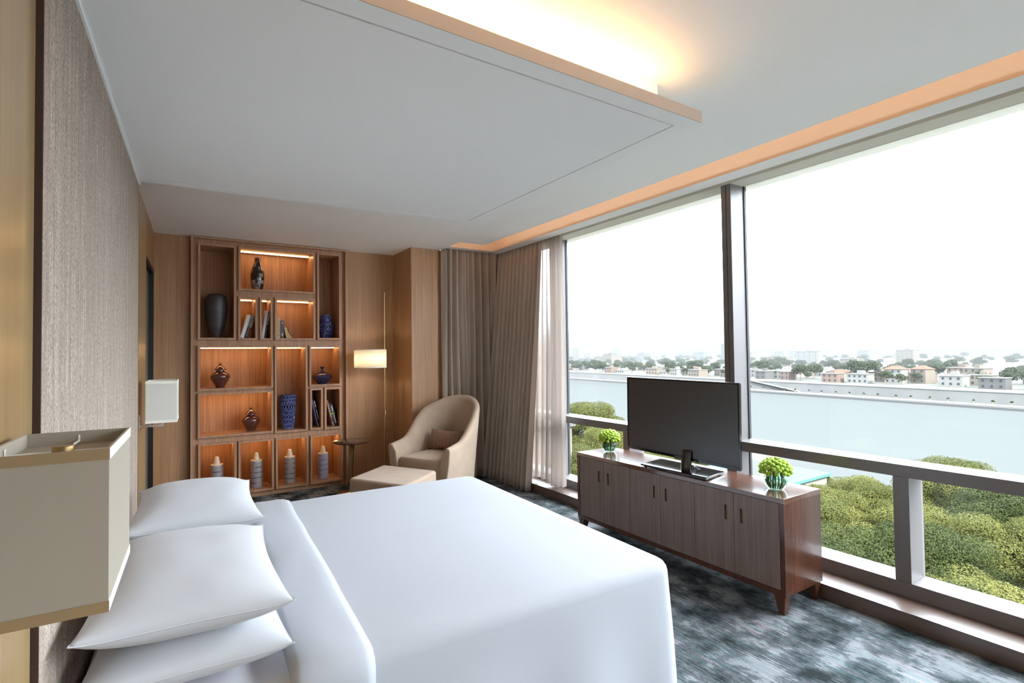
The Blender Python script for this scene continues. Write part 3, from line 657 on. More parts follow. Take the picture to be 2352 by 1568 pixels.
# duvet: rounded top, hanging to just above the floor on three sides
U0, U1, HV = .54, 2.035, .945
prof = [(-.0, HT), (.012, HT-.003), (.026, HT-.012), (.036, HT-.026), (.041, HT-.045)]
hang = [(.041+.012*math.sin(PI*.5*k/9)+.012*(k/9), HT-.045-(HT-.045-.075)*k/9) for k in range(1, 10)]
ls = []
for sc in (.02, .12, .25, .4, .55, .7, .82, .91, .96):
    cu = (U0+U1)/2; l = []
    for (u, v) in rr(U0, U1, HV, .045):
        uu, vv = cu+(u-cu)*sc, v*sc
        l.append(BP(uu, vv, HT+.007*wob(uu, vv, 2.4, 3)+.012*(1-abs(vv)/HV)))
    ls.append(l)
for d, z in prof+hang:
    l = []
    drop = max(0, (HT-.045-z)/.5)
    for (u, v) in rr(U0, U1, HV, .045):
        on = 1 if u > U0+.06 else 0
        k = u if abs(v) > HV-.05 else v
        rip = .014*drop*math.sin(k*9+1.3*math.sin(k*4))*on
        du = dv = 0
        if u > U1-.046: du = 1
        if abs(v) > HV-.046: dv = 1 if v > 0 else -1
        cuu, cvv = U1-.045, HV-.045
        ddu, ddv = u-min(max(u, U0+.045), cuu), v-min(max(v, -cvv), cvv)
        L = math.hypot(ddu, ddv) or 1
        ed = d+rip
        uu, vv = u+ddu/L*ed*(1 if u > U0+.05 else 0), v+ddv/L*ed
        z2 = z if u > U0+.02 else max(z, z)
        l.append(BP(uu, vv, z2+(.007*wob(uu, vv, 2.4, 3) if d < .01 else 0)))
    ls.append(l)
du = obj('duvet', MB().loops(ls, True, False), 'bed_linen', None, smooth=True, auto=False)
tag(du, 'smooth white duvet spread over the bed and hanging down its sides', 'duvet')
# turned-down top edge of the duvet
def across(t, lift):   # t in [-1,1]: over the top, down both sides
    tot = HV+.0; hangl = .5; s = t*(tot+hangl); a = abs(s); sg = 1 if s > 0 else -1
    r = .045
    if a < HV-.0: return (s, HT+lift+.008*(1-a/HV))
    arc = (a-HV)
    if arc < r*PI/2: th = arc/r; return (sg*(HV+(r+lift)*math.sin(th)), HT-r+(r+lift)*math.cos(th))
    return (sg*(HV+r+lift+.01*(arc-r)), HT-r-(arc-r*PI/2))
def fold_rows(u0, u1, lift):
    rows = []
    for i in range(9):
        k = i/8; row = []
        edge = math.sin(PI*k)**.4 if 0 < k < 1 else 0
        for j in range(121):
            t = -1+2*j/120; v, z = across(t, lift*edge+.003)
            row.append(BP(u0+(u1-u0)*k+.006*wob(t*3, k, 1.5, 8)+.012*v, v, z+.004*wob(k*2, v*2, 1.5, 5)*edge))
        rows.append(row)
    return rows
fo = obj('turned_down_band', MB().grid(fold_rows(.545, .775, .016)), 'bed_linen', du, smooth=True, solid=.012, auto=False)
def pillow(label, uc, vc, zc, a, bb, h, tilt=0, yaw=0, seed=0, sag=0):
    t = thing('pillow', label, 'pillow', BP(uc, vc, zc), 'white pillows on the bed')
    n, m = 36, 44
    def P(x, y, sgn):
        ex = 1-.085*(1-y*y)*abs(x)**3-.0*(x*x); ey = 1-.05*(1-x*x)*abs(y)**3
        th = max(0, (1-abs(x)**2.6))*max(0, (1-abs(y)**3.2)); zz = sgn*h*th**.55
        wr = .0045*noise.noise(Vector((x*2.2, y*2.6, seed)))*(th**.5)*(1 if sgn > 0 else .3)
        corner = .012*(abs(x)**6*abs(y)**6)
        dd = sag*(y*y-.4)
        X, Y, Z = a*x*ex, bb*y*ey, zz+wr+corner+dd
        ct, st = math.cos(tilt), math.sin(tilt); X, Z = X*ct-Z*st, X*st+Z*ct
        cy, sy = math.cos(yaw), math.sin(yaw); X, Y = X*cy-Y*sy, X*sy+Y*cy
        return BP(uc+X, vc+Y, zc+Z)
    def ease(q): return math.sin(q*PI/2)*.55+q*.45
    mb = MB()
    top = [[P(ease(-1+2*i/n), ease(-1+2*j/m), 1) for j in range(m+1)] for i in range(n+1)]
    bot = [[P(ease(-1+2*i/n), ease(-1+2*j/m), -1) for j in range(m+1)] for i in range(n+1)]
    mb.grid(top); mb.grid([list(reversed(r)) for r in bot])
    o = obj('pillowcase', mb, 'pillow_linen', t, smooth=True, auto=False)
    bm = bmesh.new(); bm.from_mesh(o.data); bmesh.ops.remove_doubles(bm, verts=bm.verts, dist=.0004); bmesh.ops.recalc_face_normals(bm, faces=bm.faces); bm.to_mesh(o.data); bm.free()
    pts = [P(ease(-1+2*i/n), -1, 1) for i in range(n+1)]+[P(1, ease(-1+2*j/m), 1) for j in range(m+1)]+[P(ease(1-2*i/n), 1, 1) for i in range(n+1)]+[P(-1, ease(1-2*j/m), 1) for j in range(m+1)]
    obj('seam', MB().tube(pts, .0022, 5), 'pillow_linen', t, smooth=True)
    return t
pillow('lower pillow of the near pair, just above the mattress sheet', .292, -.520, .652, .256, .400, .080, seed=1)
pillow('upper pillow of the near pair, nearest the lamp shade', .288, -.530, .788, .256, .405, .088, tilt=-.03, seed=2, yaw=.01)
pillow('lower pillow of the far pair, mostly hidden behind the others', .285, .42, .640, .255, .40, .078, seed=3)
pillow('upper pillow of the far pair, in front of the bookcase', .300, .43, .780, .262, .415, .092, tilt=-.02, seed=4)

# ------------------------------------------------------------------ wall sconces with box shades
def sconce(label, y, near):
    t = thing('wall_sconce', label, 'wall lamp', LW(.045, y, 1.08), 'box shade wall sconces either side of the bed')
    o0, o1, y0, y1, z0, z1 = (.080, .252, y-.155, y+.155, 1.078, 1.350) if near else (.092, .262, y-.155, y+.155, 1.086, 1.356)
    th = .004
    for k, (a, c) in enumerate((((o0, y0), (o1, y0)), ((o1, y0), (o1, y1)), ((o1, y1), (o0, y1)), ((o0, y1), (o0, y0)))):
        b = MB()
        if k % 2 == 0: yy = a[1]; s = th if k == 0 else -th; wbox(b, o0, min(yy, yy+s), z0, o1, max(yy, yy+s), z1)
        else: xx = a[0]; s = -th if k == 1 else th; wbox(b, min(xx, xx+s), y0+th, z0, max(xx, xx+s), y1-th, z1)
        sh = obj('shade_side', b, 'sconce_white' if not near else 'lamp_linen', t)
        for zz in (z0, z1-.018):
            b = MB(); e = .0012
            if k == 0: wbox(b, o0-e, y0-e, zz, o1+e, y0, zz+.018)
            if k == 1: wbox(b, o1, y0-e, zz, o1+e, y1+e, zz+.018)
            if k == 2: wbox(b, o0-e, y1, zz, o1+e, y1+e, zz+.018)
            if k == 3: wbox(b, o0-e, y0-e, zz, o0, y1+e, zz+.018)
            obj('trim_tape', b, 'shaded_trim' if near and k in (0, 2) else 'drum_trim', sh)  # near lamp's unlit faces: dimness put into the tape colour
    obj('diffuser', wbox(MB(), o0+th, y0+th, z1-.030, o1-th, y1-th, z1-.027), 'lamp_linen', t)
    c = LW((o0+o1)/2, y, 0)
    obj('finial', MB().lathe([(.0165, 0), (.0165, .016), (.0155, .018)], (c.x, c.y, z1-.027), 24), 'brass_matt', t, smooth=True)
    b = MB()
    for s in (-1, 1): b.tube([LW((o0+o1)/2, y, z1-.020), LW((o0+o1)/2, y+s*.150, z1-.020), LW((o0+o1)/2, y+s*.1505, z1-.008)], .002, 6)
    for s in (-1, 1): b.tube([LW((o0+o1)/2, y, z1-.020), LW((o0+o1)/2+s*.080, y, z1-.020), LW((o0+o1)/2+s*.0805, y, z1-.008)], .002, 6)
    obj('shade_fitter', b, 'white', t)
    obj('wall_plate', wbox(MB(), .046, y-.045, 1.035, .056, y+.045, 1.135), 'nickel', t, bevel=.002)
    b = MB(); wbox(b, .056, y-.008, 1.048, .185, y+.008, 1.064); wbox(b, .169, y-.008, 1.064, .185, y+.008, 1.10); wbox(b, .100, y-.004, 1.064, .108, y+.004, 1.09)
    obj('arm', b, 'nickel', t, bevel=.001)
sconce('large cream box shade wall lamp in the left foreground', 1.280, True)
sconce('white box shade wall lamp beyond the far pillows', 4.235, False)
# ------------------------------------------------------------------ TV credenza, TV, flowers
X0, X1, Y0, Y1, CT = 2.900, 3.300, 1.668, 3.468, .660
cr = thing('credenza', 'long low walnut credenza with six taupe doors under the window', 'cabinet', (3.1, 2.57, 0))
obj('top_panel', MB().box(X0, Y0, CT-.028, X1, Y1, CT), 'walnut_top', cr, bevel=.0015)
obj('bottom_panel', MB().box(X0, Y0, .108, X1, Y1, .136), 'walnut', cr, bevel=.0015)
obj('side_panel', MB().box(X0, Y0, .136, X1, Y0+.028, CT-.028), 'walnut', cr, bevel=.0015)
obj('side_panel', MB().box(X0, Y1-.028, .136, X1, Y1, CT-.028), 'walnut', cr, bevel=.0015)
obj('back_panel', MB().box(X1-.015, Y0+.028, .136, X1-.003, Y1-.028, CT-.028), 'walnut', cr)
for k in range(6):
    ya = Y0+.030+k*(Y1-Y0-.060)/6+.0015; yb = Y0+.030+(k+1)*(Y1-Y0-.060)/6-.0015
    hy = yb-.052 if k % 2 == 0 else ya+.052
    # door with a slot cut for the pull
    z0, z1, zc, hw, hh = .139, CT-.031, .500, .0095, .046
    b = MB(); xf, xb = X0+.003, X0+.021
    outer = [(ya, z0), (yb, z0), (yb, z1), (ya, z1)]
    slot = []
    for i in range(9): a = PI+PI*i/8; slot.append((hy+hw*math.cos(a), zc-hh+hw+hw*math.sin(a)))
    for i in range(9): a = PI*i/8; slot.append((hy+hw*math.cos(a), zc+hh-hw+hw*math.sin(a)))
    bm_v = []; bmx = bmesh.new()
    ov = [bmx.verts.new((xf, y, z)) for y, z in outer]; sv = [bmx.verts.new((xf, y, z)) for y, z in slot]
    es = [bmx.edges.new((ov[i], ov[(i+1) % 4])) for i in range(4)]+[bmx.edges.new((sv[i], sv[(i+1) % 18])) for i in range(18)]
    bmesh.ops.triangle_fill(bmx, use_beauty=True, edges=es)
    bmx.verts.ensure_lookup_table(); bmx.verts.index_update()
    b.add([tuple(v.co) for v in bmx.verts], [tuple(v.index for v in f.verts) for f in bmx.faces]); bmx.free()
    b.grid([[(xf, y, z) for y, z in outer], [(xb, y, z) for y, z in outer]], True)
    b.add([(xb, y, z) for y, z in outer], [(0, 1, 2, 3)])
    d = obj('door', b, 'door_wood', cr)
    b = MB(); b.grid([[(xf-.0006, y, z) for y, z in slot], [(xf+.012, hy+(y-hy)*.8, zc+(z-zc)*.97) for y, z in slot]], True)
    b.add([(xf+.012, hy+(y-hy)*.8, zc+(z-zc)*.97) for y, z in slot], [tuple(range(18))])
    obj('handle', b, 'slot_brass', d, smooth=True)
for (lx, ly, sx, sy) in ((X0, Y0, 1, 1), (X1, Y0, -1, 1), (X0, Y1, 1, -1), (X1, Y1, -1, -1)):
    def q(px, py, z): return (lx+sx*px, ly+sy*py, z)
    a, c = [(.004, .008), (.070, .008), (.070, .074), (.004, .074)], [(.012, .018), (.046, .018), (.046, .052), (.012, .052)]
    pts = [q(*p, 0) for p in c]+[q(*p, .108) for p in a]
    obj('leg', MB().hexa(pts), 'walnut', cr, bevel=.002)
tv = thing('television', 'large black flat screen television with screen off on the credenza', 'television', (3.07, 2.53, CT))
yaw = math.radians(0); TC = Vector((3.095, 2.558, 1.013))
ex, ey, ez = Vector((0, -1, 0)), Vector((1, 0, 0)), Vector((0, 0, 1))   # ex to viewer's right, ey away from viewer
lean = Matrix.Rotation(math.radians(.6), 3, 'X'); ex = lean @ ex; ez = lean @ ez
def tvb(mb, x0, d0, z0, x1, d1, z1):
    return mb.hexa([TC+ex*x+ey*d+ez*z for z in (z0, z1) for x, d in ((x0, d0), (x1, d0), (x1, d1), (x0, d1))])
W2, H2 = .500, .286
obj('housing', tvb(MB(), -W2+.004, .010, -H2+.004, W2-.004, .026, H2-.004), 'tv_black', tv, bevel=.004)
obj('rear_shell', MB().loops([[TC+ex*x*k+ey*d+ez*z*k2 for x, z in ((-W2, -H2), (W2, -H2), (W2, H2), (-W2, H2))] for k, k2, d in ((.97, .95, .026), (.90, .85, .046), (.7, .6, .056))]), 'tv_black', tv, bevel=.006)
b = MB(); bz = .013
for q in ((-W2, -H2, W2, -H2+.022), (-W2, H2-bz, W2, H2), (-W2, -H2+.022, -W2+bz, H2-bz), (W2-bz, -H2+.022, W2, H2-bz)): tvb(b, q[0], -.004, q[1], q[2], .012, q[3])
obj('bezel', b, 'tv_black', tv, bevel=.0015)
obj('screen', tvb(MB(), -W2+bz, -.001, -H2+.022, W2-bz, .008, H2-bz), 'tv_screen', tv)
M = Matrix.Translation(TC+ey*-.0045+ez*(-H2+.011)) @ Matrix((ex, ez, -ey)).transposed().to_4x4()
text_mesh('logo', 'SAMSUNG', .013, 'logo_gray', tv, M)
b = MB(); b.hexa([(2.915, 2.190, CT+.006), (3.185, 2.240, CT+.006), (3.185, 2.800, CT+.006), (2.915, 2.760, CT+.006), (2.918, 2.193, CT+.018), (3.183, 2.243, CT+.018), (3.183, 2.797, CT+.018), (2.918, 2.757, CT+.018)])
obj('stand_base', b, 'tv_base', tv, bevel=.004)
b = MB()
for q in ((2.94, 2.23), (3.16, 2.27), (3.16, 2.77), (2.94, 2.73)): b.lathe([(.01, CT), (.01, CT+.007)], (q[0], q[1], 0), 10)
obj('stand_foot', b, 'cord_black', tv)
obj('stand_neck', MB().loops([[(3.075+.020*k+.03*math.cos(a), 2.475+.042*math.sin(a), CT+.016+z) for a in [2*PI*i/16 for i in range(16)]] for k, z in ((0, 0), (.2, .05), (1, .12))]), 'tv_black', tv, smooth=True)
b = MB()
for k in range(3):
    b.tube([(3.09, 2.42-.012*k, .745), (3.08, 2.39-.016*k, .70-.01*k), (3.10, 2.41+.01*k, CT+.03), (3.16, 2.42+.02*k, CT+.022)], .0025, 6)
obj('cable', b, 'cord_black', tv, smooth=True)
def posy(label, x, y, s, seed):
    rr_ = random.Random(seed); t = thing('flower_vase', label, 'flowers', (x, y, CT), 'posies of green button flowers on the credenza')
    pr = [(.030, .002), (.046, .006), (.060, .022), (.067, .044), (.066, .064), (.058, .084), (.048, .094), (.045, .099)]
    v = obj('glass_bowl', MB().lathe([(r*s, h*s) for r, h in pr]+[((r-.003)*s, h*s) for r, h in reversed(pr[1:])], (x, y, CT), 28, True, True), 'vase_glass', t, smooth=True)
    obj('water', MB().lathe([(r*s*.93, h*s+.003) for r, h in pr[:4]]+[(.0615*s, .050*s)], (x, y, CT), 24), 'pot_water', t, smooth=True)
    for k in range(26):
        a = 2*PI*k/26+rr_.uniform(-.1, .1); r0, r1 = rr_.uniform(.030, .040), rr_.uniform(.028, .040)
        obj('stem', MB().tube([(x+r0*s*math.cos(a), y+r0*s*math.sin(a), CT+.009*s), (x+.055*s*math.cos(a+.1), y+.055*s*math.sin(a+.1), CT+.045*s), (x+r1*s*math.cos(a+.2), y+r1*s*math.sin(a+.2), CT+.125*s)], .0032, 5), 'stem_green', t, smooth=True)
    n = 74; c = Vector((x, y, CT+.110*s)); proto = None
    for k in range(n):
        zz = 1-(k+.5)/n*1.25; ph = k*2.39996; rad = math.sqrt(max(0, 1-zz*zz))
        p = c+Vector((rad*math.cos(ph)*.080, rad*math.sin(ph)*.080, zz*.060+(.008 if zz > 0 else 0)))*s+Vector((rr_.uniform(-.003, .003), rr_.uniform(-.003, .003), rr_.uniform(-.003, .003)))
        if proto is None:
            mb = MB(); base = worldloc(t); mb.sphere(base, .0145*s, 10, 7, .85); proto = obj('bloom', mb, 'bloom_green', t, smooth=True); proto.location = p-base
        else:
            o = proto.copy(); COL.objects.link(o); o.parent = t; o.location = p-worldloc(t)
posy('smaller looking posy of lime button flowers in a glass bowl left of the television', 3.135, 3.318, 1.0, 1)
posy('nearer posy of lime button flowers in a glass bowl right of the television', 3.088, 1.822, 1.02, 2)

# ------------------------------------------------------------------ armchair, cushion, ottoman
CF = Vector((-.875, -.485, 0)).normalized(); CR = Vector((CF.y, -CF.x, 0))   # forward, viewer's left arm is -CR side
if CR.y > 0: CR = -CR
CC = Vector((2.455*.965, 5.285*.965, 0))
def CP(f, r, z): return CC+CF*(f*.965)+CR*(r*.965)+Vector((0, 0, z if z < .13 else 1.5+(z-1.5)*.965))
chair = thing('armchair', 'beige upholstered tub armchair with high rounded back by the curtains', 'armchair', tuple(CC))
def path(off, k):   # centre-line of the tub wall, k in [0,1]
    hw, st = .325+off, .42
    tot = 2*st+PI*.33; s = k*tot
    if s < st: return (.36-s, -hw)
    if s > tot-st: return (.36-(tot-s), hw)
    a = (s-st)/.33
    return (.36-st-hw*math.sin(a)*1.0, -hw*math.cos(a))
def smooth(a, c, x): x = min(1, max(0, (x-a)/(c-a))); return x*x*(3-2*x)
def top(k):
    m = 1-abs(2*k-1)        # 0 at arm fronts, 1 at the middle of the back
    return .565+.035*smooth(0, .30, m)+.26*smooth(.22, .62, m)+.17*smooth(.45, .95, m)
ls = []; NK = 60
for i in range(NK+1):
    k = i/NK; zt = top(k); m = 1-abs(2*k-1); fl = .035+.055*smooth(.3, 1, m)
    t2 = .047
    sec = []
    for (off, z) in ((.047-.02, .10), (.047-.008, .25), (.047+fl*.4, .10+(zt-.10)*.6), (.047+fl*.85, zt-.045), (.038+fl, zt-.018), (.018+fl, zt-.003), (-.004+fl, zt-.003), (-.026+fl, zt-.018), (-.038+fl*.85, zt-.05), (-.045+fl*.35, .42+(zt-.42)*.45), (-.05, .36), (-.05, .12)):
        f, r = path(off, k); sec.append(CP(f, r, z))
    ls.append(sec)
obj('tub_back', MB().loops(ls), 'chair_fabric', chair, smooth=True, bevel=.012, seg=3)
b = MB(); ls = []
def seatpoly(inset, z, fr):
    pts = [(fr, -.275+inset), (fr, .275-inset)]
    for i in range(13): a = PI/2-PI*i/12; pts.append((-.06-(.275-inset)*math.cos(a), (.275-inset)*math.sin(a)))
    return [CP(f, r, z) for f, r in pts]
obj('seat', MB().loops([seatpoly(0, .12, .335), seatpoly(0, .38, .340), seatpoly(.006, .405, .336), seatpoly(.02, .424, .325), seatpoly(.06, .436, .28), seatpoly(.15, .442, .2)]), 'chair_fabric', chair, smooth=True, bevel=.006)
for f, r in ((.30, -.30), (.30, .30), (-.22, -.22), (-.22, .22)):
    p = CP(f, r, 0); obj('leg', MB().lathe([(.014, 0), (.022, .12)], (p.x, p.y, 0), 14), 'walnut', chair, smooth=True)
cu = thing('lumbar_cushion', 'small oblong maroon cushion with pale geometric lines on the armchair', 'cushion', tuple(CP(-.15, 0, .57)))
n, m = 24, 20; rows = {1: [], -1: []}
cax, caz = CR.copy(), Vector((0, 0, 1)); caf = CF.copy()
tl = math.radians(-18); caz2 = caz*math.cos(tl)+caf*math.sin(tl); caf2 = caf*math.cos(tl)-caz*math.sin(tl)
mb = MB()
for sg in (1, -1):
    rws = []
    for i in range(n+1):
        x = -1+2*i/n; x = math.sin(x*PI/2)*.5+x*.5; rw = []
        for j in range(m+1):
            y = -1+2*j/m; y = math.sin(y*PI/2)*.5+y*.5
            th = (max(0, 1-abs(x)**3)*max(0, 1-abs(y)**2.6))**.55*.062*sg
            X, Y = .212*x*(1-.05*(1-y*y)*abs(x)**3), .112*y*(1-.13*(1-x*x)*abs(y)**3)
            rw.append((X, th, Y))
        rws.append(rw if sg > 0 else list(reversed(rw)))
    mb.grid(rws)
me_c = obj('cover', mb, 'cushion_fabric', None, smooth=True, auto=False); me_c.parent = cu
me_c.rotation_euler = Matrix((cax, -caf2, caz2)).transposed().to_euler(); me_c.location = CP(-.145, 0, .550)-worldloc(cu)
ot = thing('ottoman', 'square beige upholstered ottoman in front of the armchair', 'ottoman', (1.725, 4.70, 0))
oc = Vector((1.728, 4.690, 0)); oa, ob = Vector((.765, .644, 0)).normalized(), Vector((.50, -.866, 0)).normalized()
obj_pts = [oc+oa*i*.30+ob*j*.325+Vector((0, 0, z)) for z in (.075, .405) for i, j in ((-1, -1), (1, -1), (1, 1), (-1, 1))]
obj('body', MB().hexa(obj_pts), 'chair_fabric', ot, bevel=.028, seg=5)
for i, j in ((-1, -1), (1, -1), (1, 1), (-1, 1)):
    p = oc+oa*i*.24+ob*j*.26; obj('leg', MB().lathe([(.018, 0), (.022, .08)], (p.x, p.y, 0), 12), 'walnut', ot, smooth=True)
# ------------------------------------------------------------------ side table, floor lamp
st = thing('side_table', 'round dark wood side table on a tapered brass pedestal', 'table', (1.655, 5.80, 0))
TX, TY = 1.655, 5.80
obj('table_top', MB().lathe([(.165, .552), (.180, .556), (.196, .566), (.196, .572), (.192, .575), (.02, .575)], (TX, TY, 0), 48), 'walnut', st, smooth=True)
obj('under_plate', MB().lathe([(.06, .544), (.12, .546), (.165, .552)], (TX, TY, 0), 36), 'brass', st, smooth=True)
obj('pedestal', MB().lathe([(.020, .02), (.017, .10), (.020, .30), (.028, .46), (.036, .54), (.040, .546)], (TX, TY, 0), 28), 'brass', st, smooth=True)
obj('base', MB().lathe([(.155, 0), (.155, .008), (.15, .012), (.03, .02), (.02, .03)], (TX, TY, 0), 40), 'brass', st, smooth=True)
fl = thing('floor_lamp', 'slim brass floor lamp with a lit cream drum shade beside the column', 'floor lamp', (2.09, 5.95, 0))
LX, LY = 2.088, 5.95
obj('base', MB().lathe([(.13, 0), (.13, .012), (.125, .018), (.012, .022)], (LX, LY, 0), 36), 'brass', fl, smooth=True)
obj('lower_pole', MB().lathe([(.011, .02), (.011, .80)], (LX, LY, 0), 14), 'brass', fl, smooth=True)
obj('upper_pole', MB().lathe([(.0065, .80), (.0065, 2.225), (.0085, 2.226), (.0085, 2.238), (.005, 2.240)], (LX, LY, 0), 12), 'brass', fl, smooth=True)
obj('collar', MB().lathe([(.011, .80), (.014, .802), (.014, .86), (.0065, .87)], (LX, LY, 0), 14), 'brass_matt', fl, smooth=True)
obj('knob', MB().tube([(LX, LY, .74), (LX+.035, LY-.01, .74)], [.004, .006], 8), 'brass', fl, smooth=True)
DX = LX-.178; dz0, dz1, dr = 1.365, 1.572, .178
dy = LY-.03
ds = obj('lamp_shade', MB().lathe([(dr, dz0), (dr, dz1)], (DX, dy, 0), 48, False, False), 'drum_linen', fl, smooth=True, solid=.003)
for zz in (dz0, dz1-.008): obj('shade_trim', MB().lathe([(dr+.0025, zz), (dr+.0025, zz+.008), (dr-.002, zz+.008), (dr-.002, zz)], (DX, dy, 0), 48, False, False), 'drum_trim', ds, smooth=True)
b = MB()
for a in (0, 2*PI/3, 4*PI/3): b.tube([(DX, dy, dz1-.02), (DX+(dr-.002)*math.cos(a), dy+(dr-.002)*math.sin(a), dz1-.02)], .0025, 6)
b.tube([(DX, dy, dz1-.02), (DX, dy, 1.50)], .010, 10); b.tube([(LX, LY, dz1-.02), (DX, dy, dz1-.02)], .004, 8)
obj('shade_fitter', b, 'brass_matt', fl)
obj('bulb', MB().sphere((DX, dy, 1.465), .032, 16, 10), 'bulb_glow', fl, smooth=True)

# ------------------------------------------------------------------ curtains
def drape(name, label, cat, fpos, n, ztop, zbot, mat, thick, zoff=None, rows=26, group=None, parts=None):
    rws = []
    for i in range(rows+1):
        k = i/rows; z = ztop+(zbot-ztop)*k
        rws.append([Vector((*fpos(j/n, k), z+(zoff(j/n, k) if zoff else 0))) for j in range(n+1)])
    o = obj(name, MB().grid(rws), mat, None, smooth=True, solid=thick, auto=False); tag(o, label, cat, group); return o
def f1(t, k):
    nf = 8; ph = 2*PI*nf*t+.35*math.sin(5*k+3*t); amp = .046+.012*k+.010*math.sin(9*t+2)
    return (2.70+.82*t+.010*math.sin(7*k+12*t)*k, 5.645+amp*(math.sin(ph)+.22*math.sin(2*ph+.6))+.008*math.sin(2.3*ph+k))
drape('curtain', 'grey brown pleated curtain on the back wall behind the armchair', 'curtain', f1, 190, 2.90, .012, 'curtain_fabric', .004)
def f1b(t, k): return (2.686+.05*t, 5.668-.06*t+.008*math.sin(6*k+4*t))
hm = drape('curtain', 'flat pale edge return of the grey curtain beside the wooden column', 'curtain', f1b, 10, 2.755, .012, 'curtain_fabric', .004)
def f2(t, k):
    nf = 11; kk = k**1.1; y0, y1 = 5.66, 4.715-.02*k
    ph = 2*PI*nf*t**(1.0+.12*kk)+.5*math.sin(3*k+6*t)*k
    amp = .020+.036*kk
    return (3.485-.215*kk-.04*kk*(1-t)+amp*math.sin(ph)+.010*math.sin(2.2*ph+2*k)*kk, y0+(y1-y0)*t+.010*kk*math.cos(ph))
drape('curtain', 'grey brown pleated curtain gathered at the left end of the window', 'curtain', f2, 240, 2.90, .012, 'curtain_fabric', .004)
def f3(t, k):
    nf = 6; ph = 2*PI*nf*t+.4*math.sin(4*k+5*t)
    return (3.474-.085*k+(.012+.024*k)*math.sin(ph)+.006*math.sin(2.4*ph), 4.80-(.45+.13*k**.8)*t+.012*k*math.cos(ph))
drape('sheer_curtain', 'sheer off white curtain hanging beside the grey curtain at the window', 'curtain', f3, 110, 2.90, .125, 'sheer_fabric', .0, zoff=lambda t, k: .02*k*math.sin(7*t))
# ------------------------------------------------------------------ outside: near bank, river, far bank, city
GZ, RZ = -28, -30
tag(struct(obj('ground_outside', MB().box(6, -60, GZ-2, 92, 420, GZ), 'near_soil')), 'ground below the hotel', 'ground')
b = MB(); b.add([(80, -700, RZ), (380, -700, RZ), (520, 1500, RZ), (80, 1500, RZ)], [(0, 1, 2, 3)])
struct(obj('river_outside', b, 'water'))
def sx(y): return 341+.126*y
emb = thing('embankment', 'long pale concrete river embankment with a low promenade along the far shore', 'embankment', (370, 300, RZ))
def strip_mb(o0, z0, o1, z1, y0=-500, y1=1400, n=12):
    return MB().grid([[(sx(y)+o, y, z) for o, z in ((o0, z0), (o1, z1))] for y in [y0+(y1-y0)*i/n for i in range(n+1)]])
def prism(o0, o1, z0, z1, y0=-500, y1=1400): return MB().hexa([(sx(y0)+o0, y0, z0), (sx(y0)+o1, y0, z0), (sx(y1)+o1, y1, z0), (sx(y1)+o0, y1, z0), (sx(y0)+o0, y0, z1), (sx(y0)+o1, y0, z1), (sx(y1)+o1, y1, z1), (sx(y1)+o0, y1, z1)])
obj('quay_edge', prism(0, 2.2, RZ-1, RZ+1.3), 'wall_grey', emb)
obj('promenade', prism(2.2, 14, RZ-1, RZ+1.6), 'promenade', emb)
obj('retaining_wall', MB().hexa([(sx(-500)+14, -500, RZ), (sx(-500)+24, -500, RZ), (sx(1400)+24, 1400, RZ), (sx(1400)+14, 1400, RZ), (sx(-500)+20, -500, -22.6), (sx(-500)+24, -500, -22.6), (sx(1400)+24, 1400, -22.6), (sx(1400)+20, 1400, -22.6)]), 'concrete', emb)
obj('coping', prism(19.6, 21, -22.6, -22.0), 'wall_white', emb)
obj('ramp', MB().hexa([(sx(205)+12, 205, -28.4), (sx(205)+15, 205, -28.4), (sx(250)+21, 250, -22.4), (sx(250)+18, 250, -22.4), (sx(205)+12, 205, -27.8), (sx(205)+15, 205, -27.8), (sx(250)+21, 250, -21.9), (sx(250)+18, 250, -21.9)]), 'wall_white', emb)
b = MB(); b.grid([[(sx(y)+o, y, z) for o, z in ((20, -22.7), (46, -22.5), (60, -22.5), (9000, -22.5))] for y in (-3000, -500, 500, 1400, 3000, 9000)])
struct(obj('far_ground_outside', b, 'far_soil'))
obj('sand_strip', prism(21, 44, -22.6, -22.3), 'sand', emb)

def crown(seed, hgt, rad, nleaf, size, lumps, flat=.6):
    r_ = random.Random(seed); vs, fs = [], []
    lp = []
    for k in range(lumps):
        a = r_.uniform(0, 2*PI); el = r_.uniform(-.35, 1); d = r_.uniform(.35, .78)
        lp.append((Vector((math.cos(a)*rad*d*math.sqrt(max(0, 1-el*el*.8)), math.sin(a)*rad*d*math.sqrt(max(0, 1-el*el*.8)), hgt*.66+el*hgt*.26)), rad*r_.uniform(.22, .40)*(30/lumps)**.25))
    tot = sum(q[1]**2 for q in lp)
    for c, rr_ in lp:
        for _ in range(int(nleaf*rr_**2/tot)):
            n_ = Vector((r_.gauss(0, 1), r_.gauss(0, 1), r_.gauss(.35, 1))).normalized()
            p = c+Vector((n_.x, n_.y, n_.z*flat))*rr_*r_.uniform(.82, 1.08)
            d = (n_+Vector((r_.uniform(-.8, .8), r_.uniform(-.8, .8), r_.uniform(-.2, 1.0)))).normalized()
            a = d.orthogonal().normalized(); a.rotate(Matrix.Rotation(r_.uniform(0, 2*PI), 3, d)); e = d.cross(a)
            s = size*r_.uniform(.6, 1.25); b0 = len(vs)
            vs += [p-a*s*.5, p+e*s*.28-d*s*.05, p+a*s*.6, p-e*s*.28-d*s*.05]; fs += [(b0, b0+1, b0+2, b0+3)]
    mb = MB(); mb.v = [tuple(v) for v in vs]; mb.f = fs; return mb
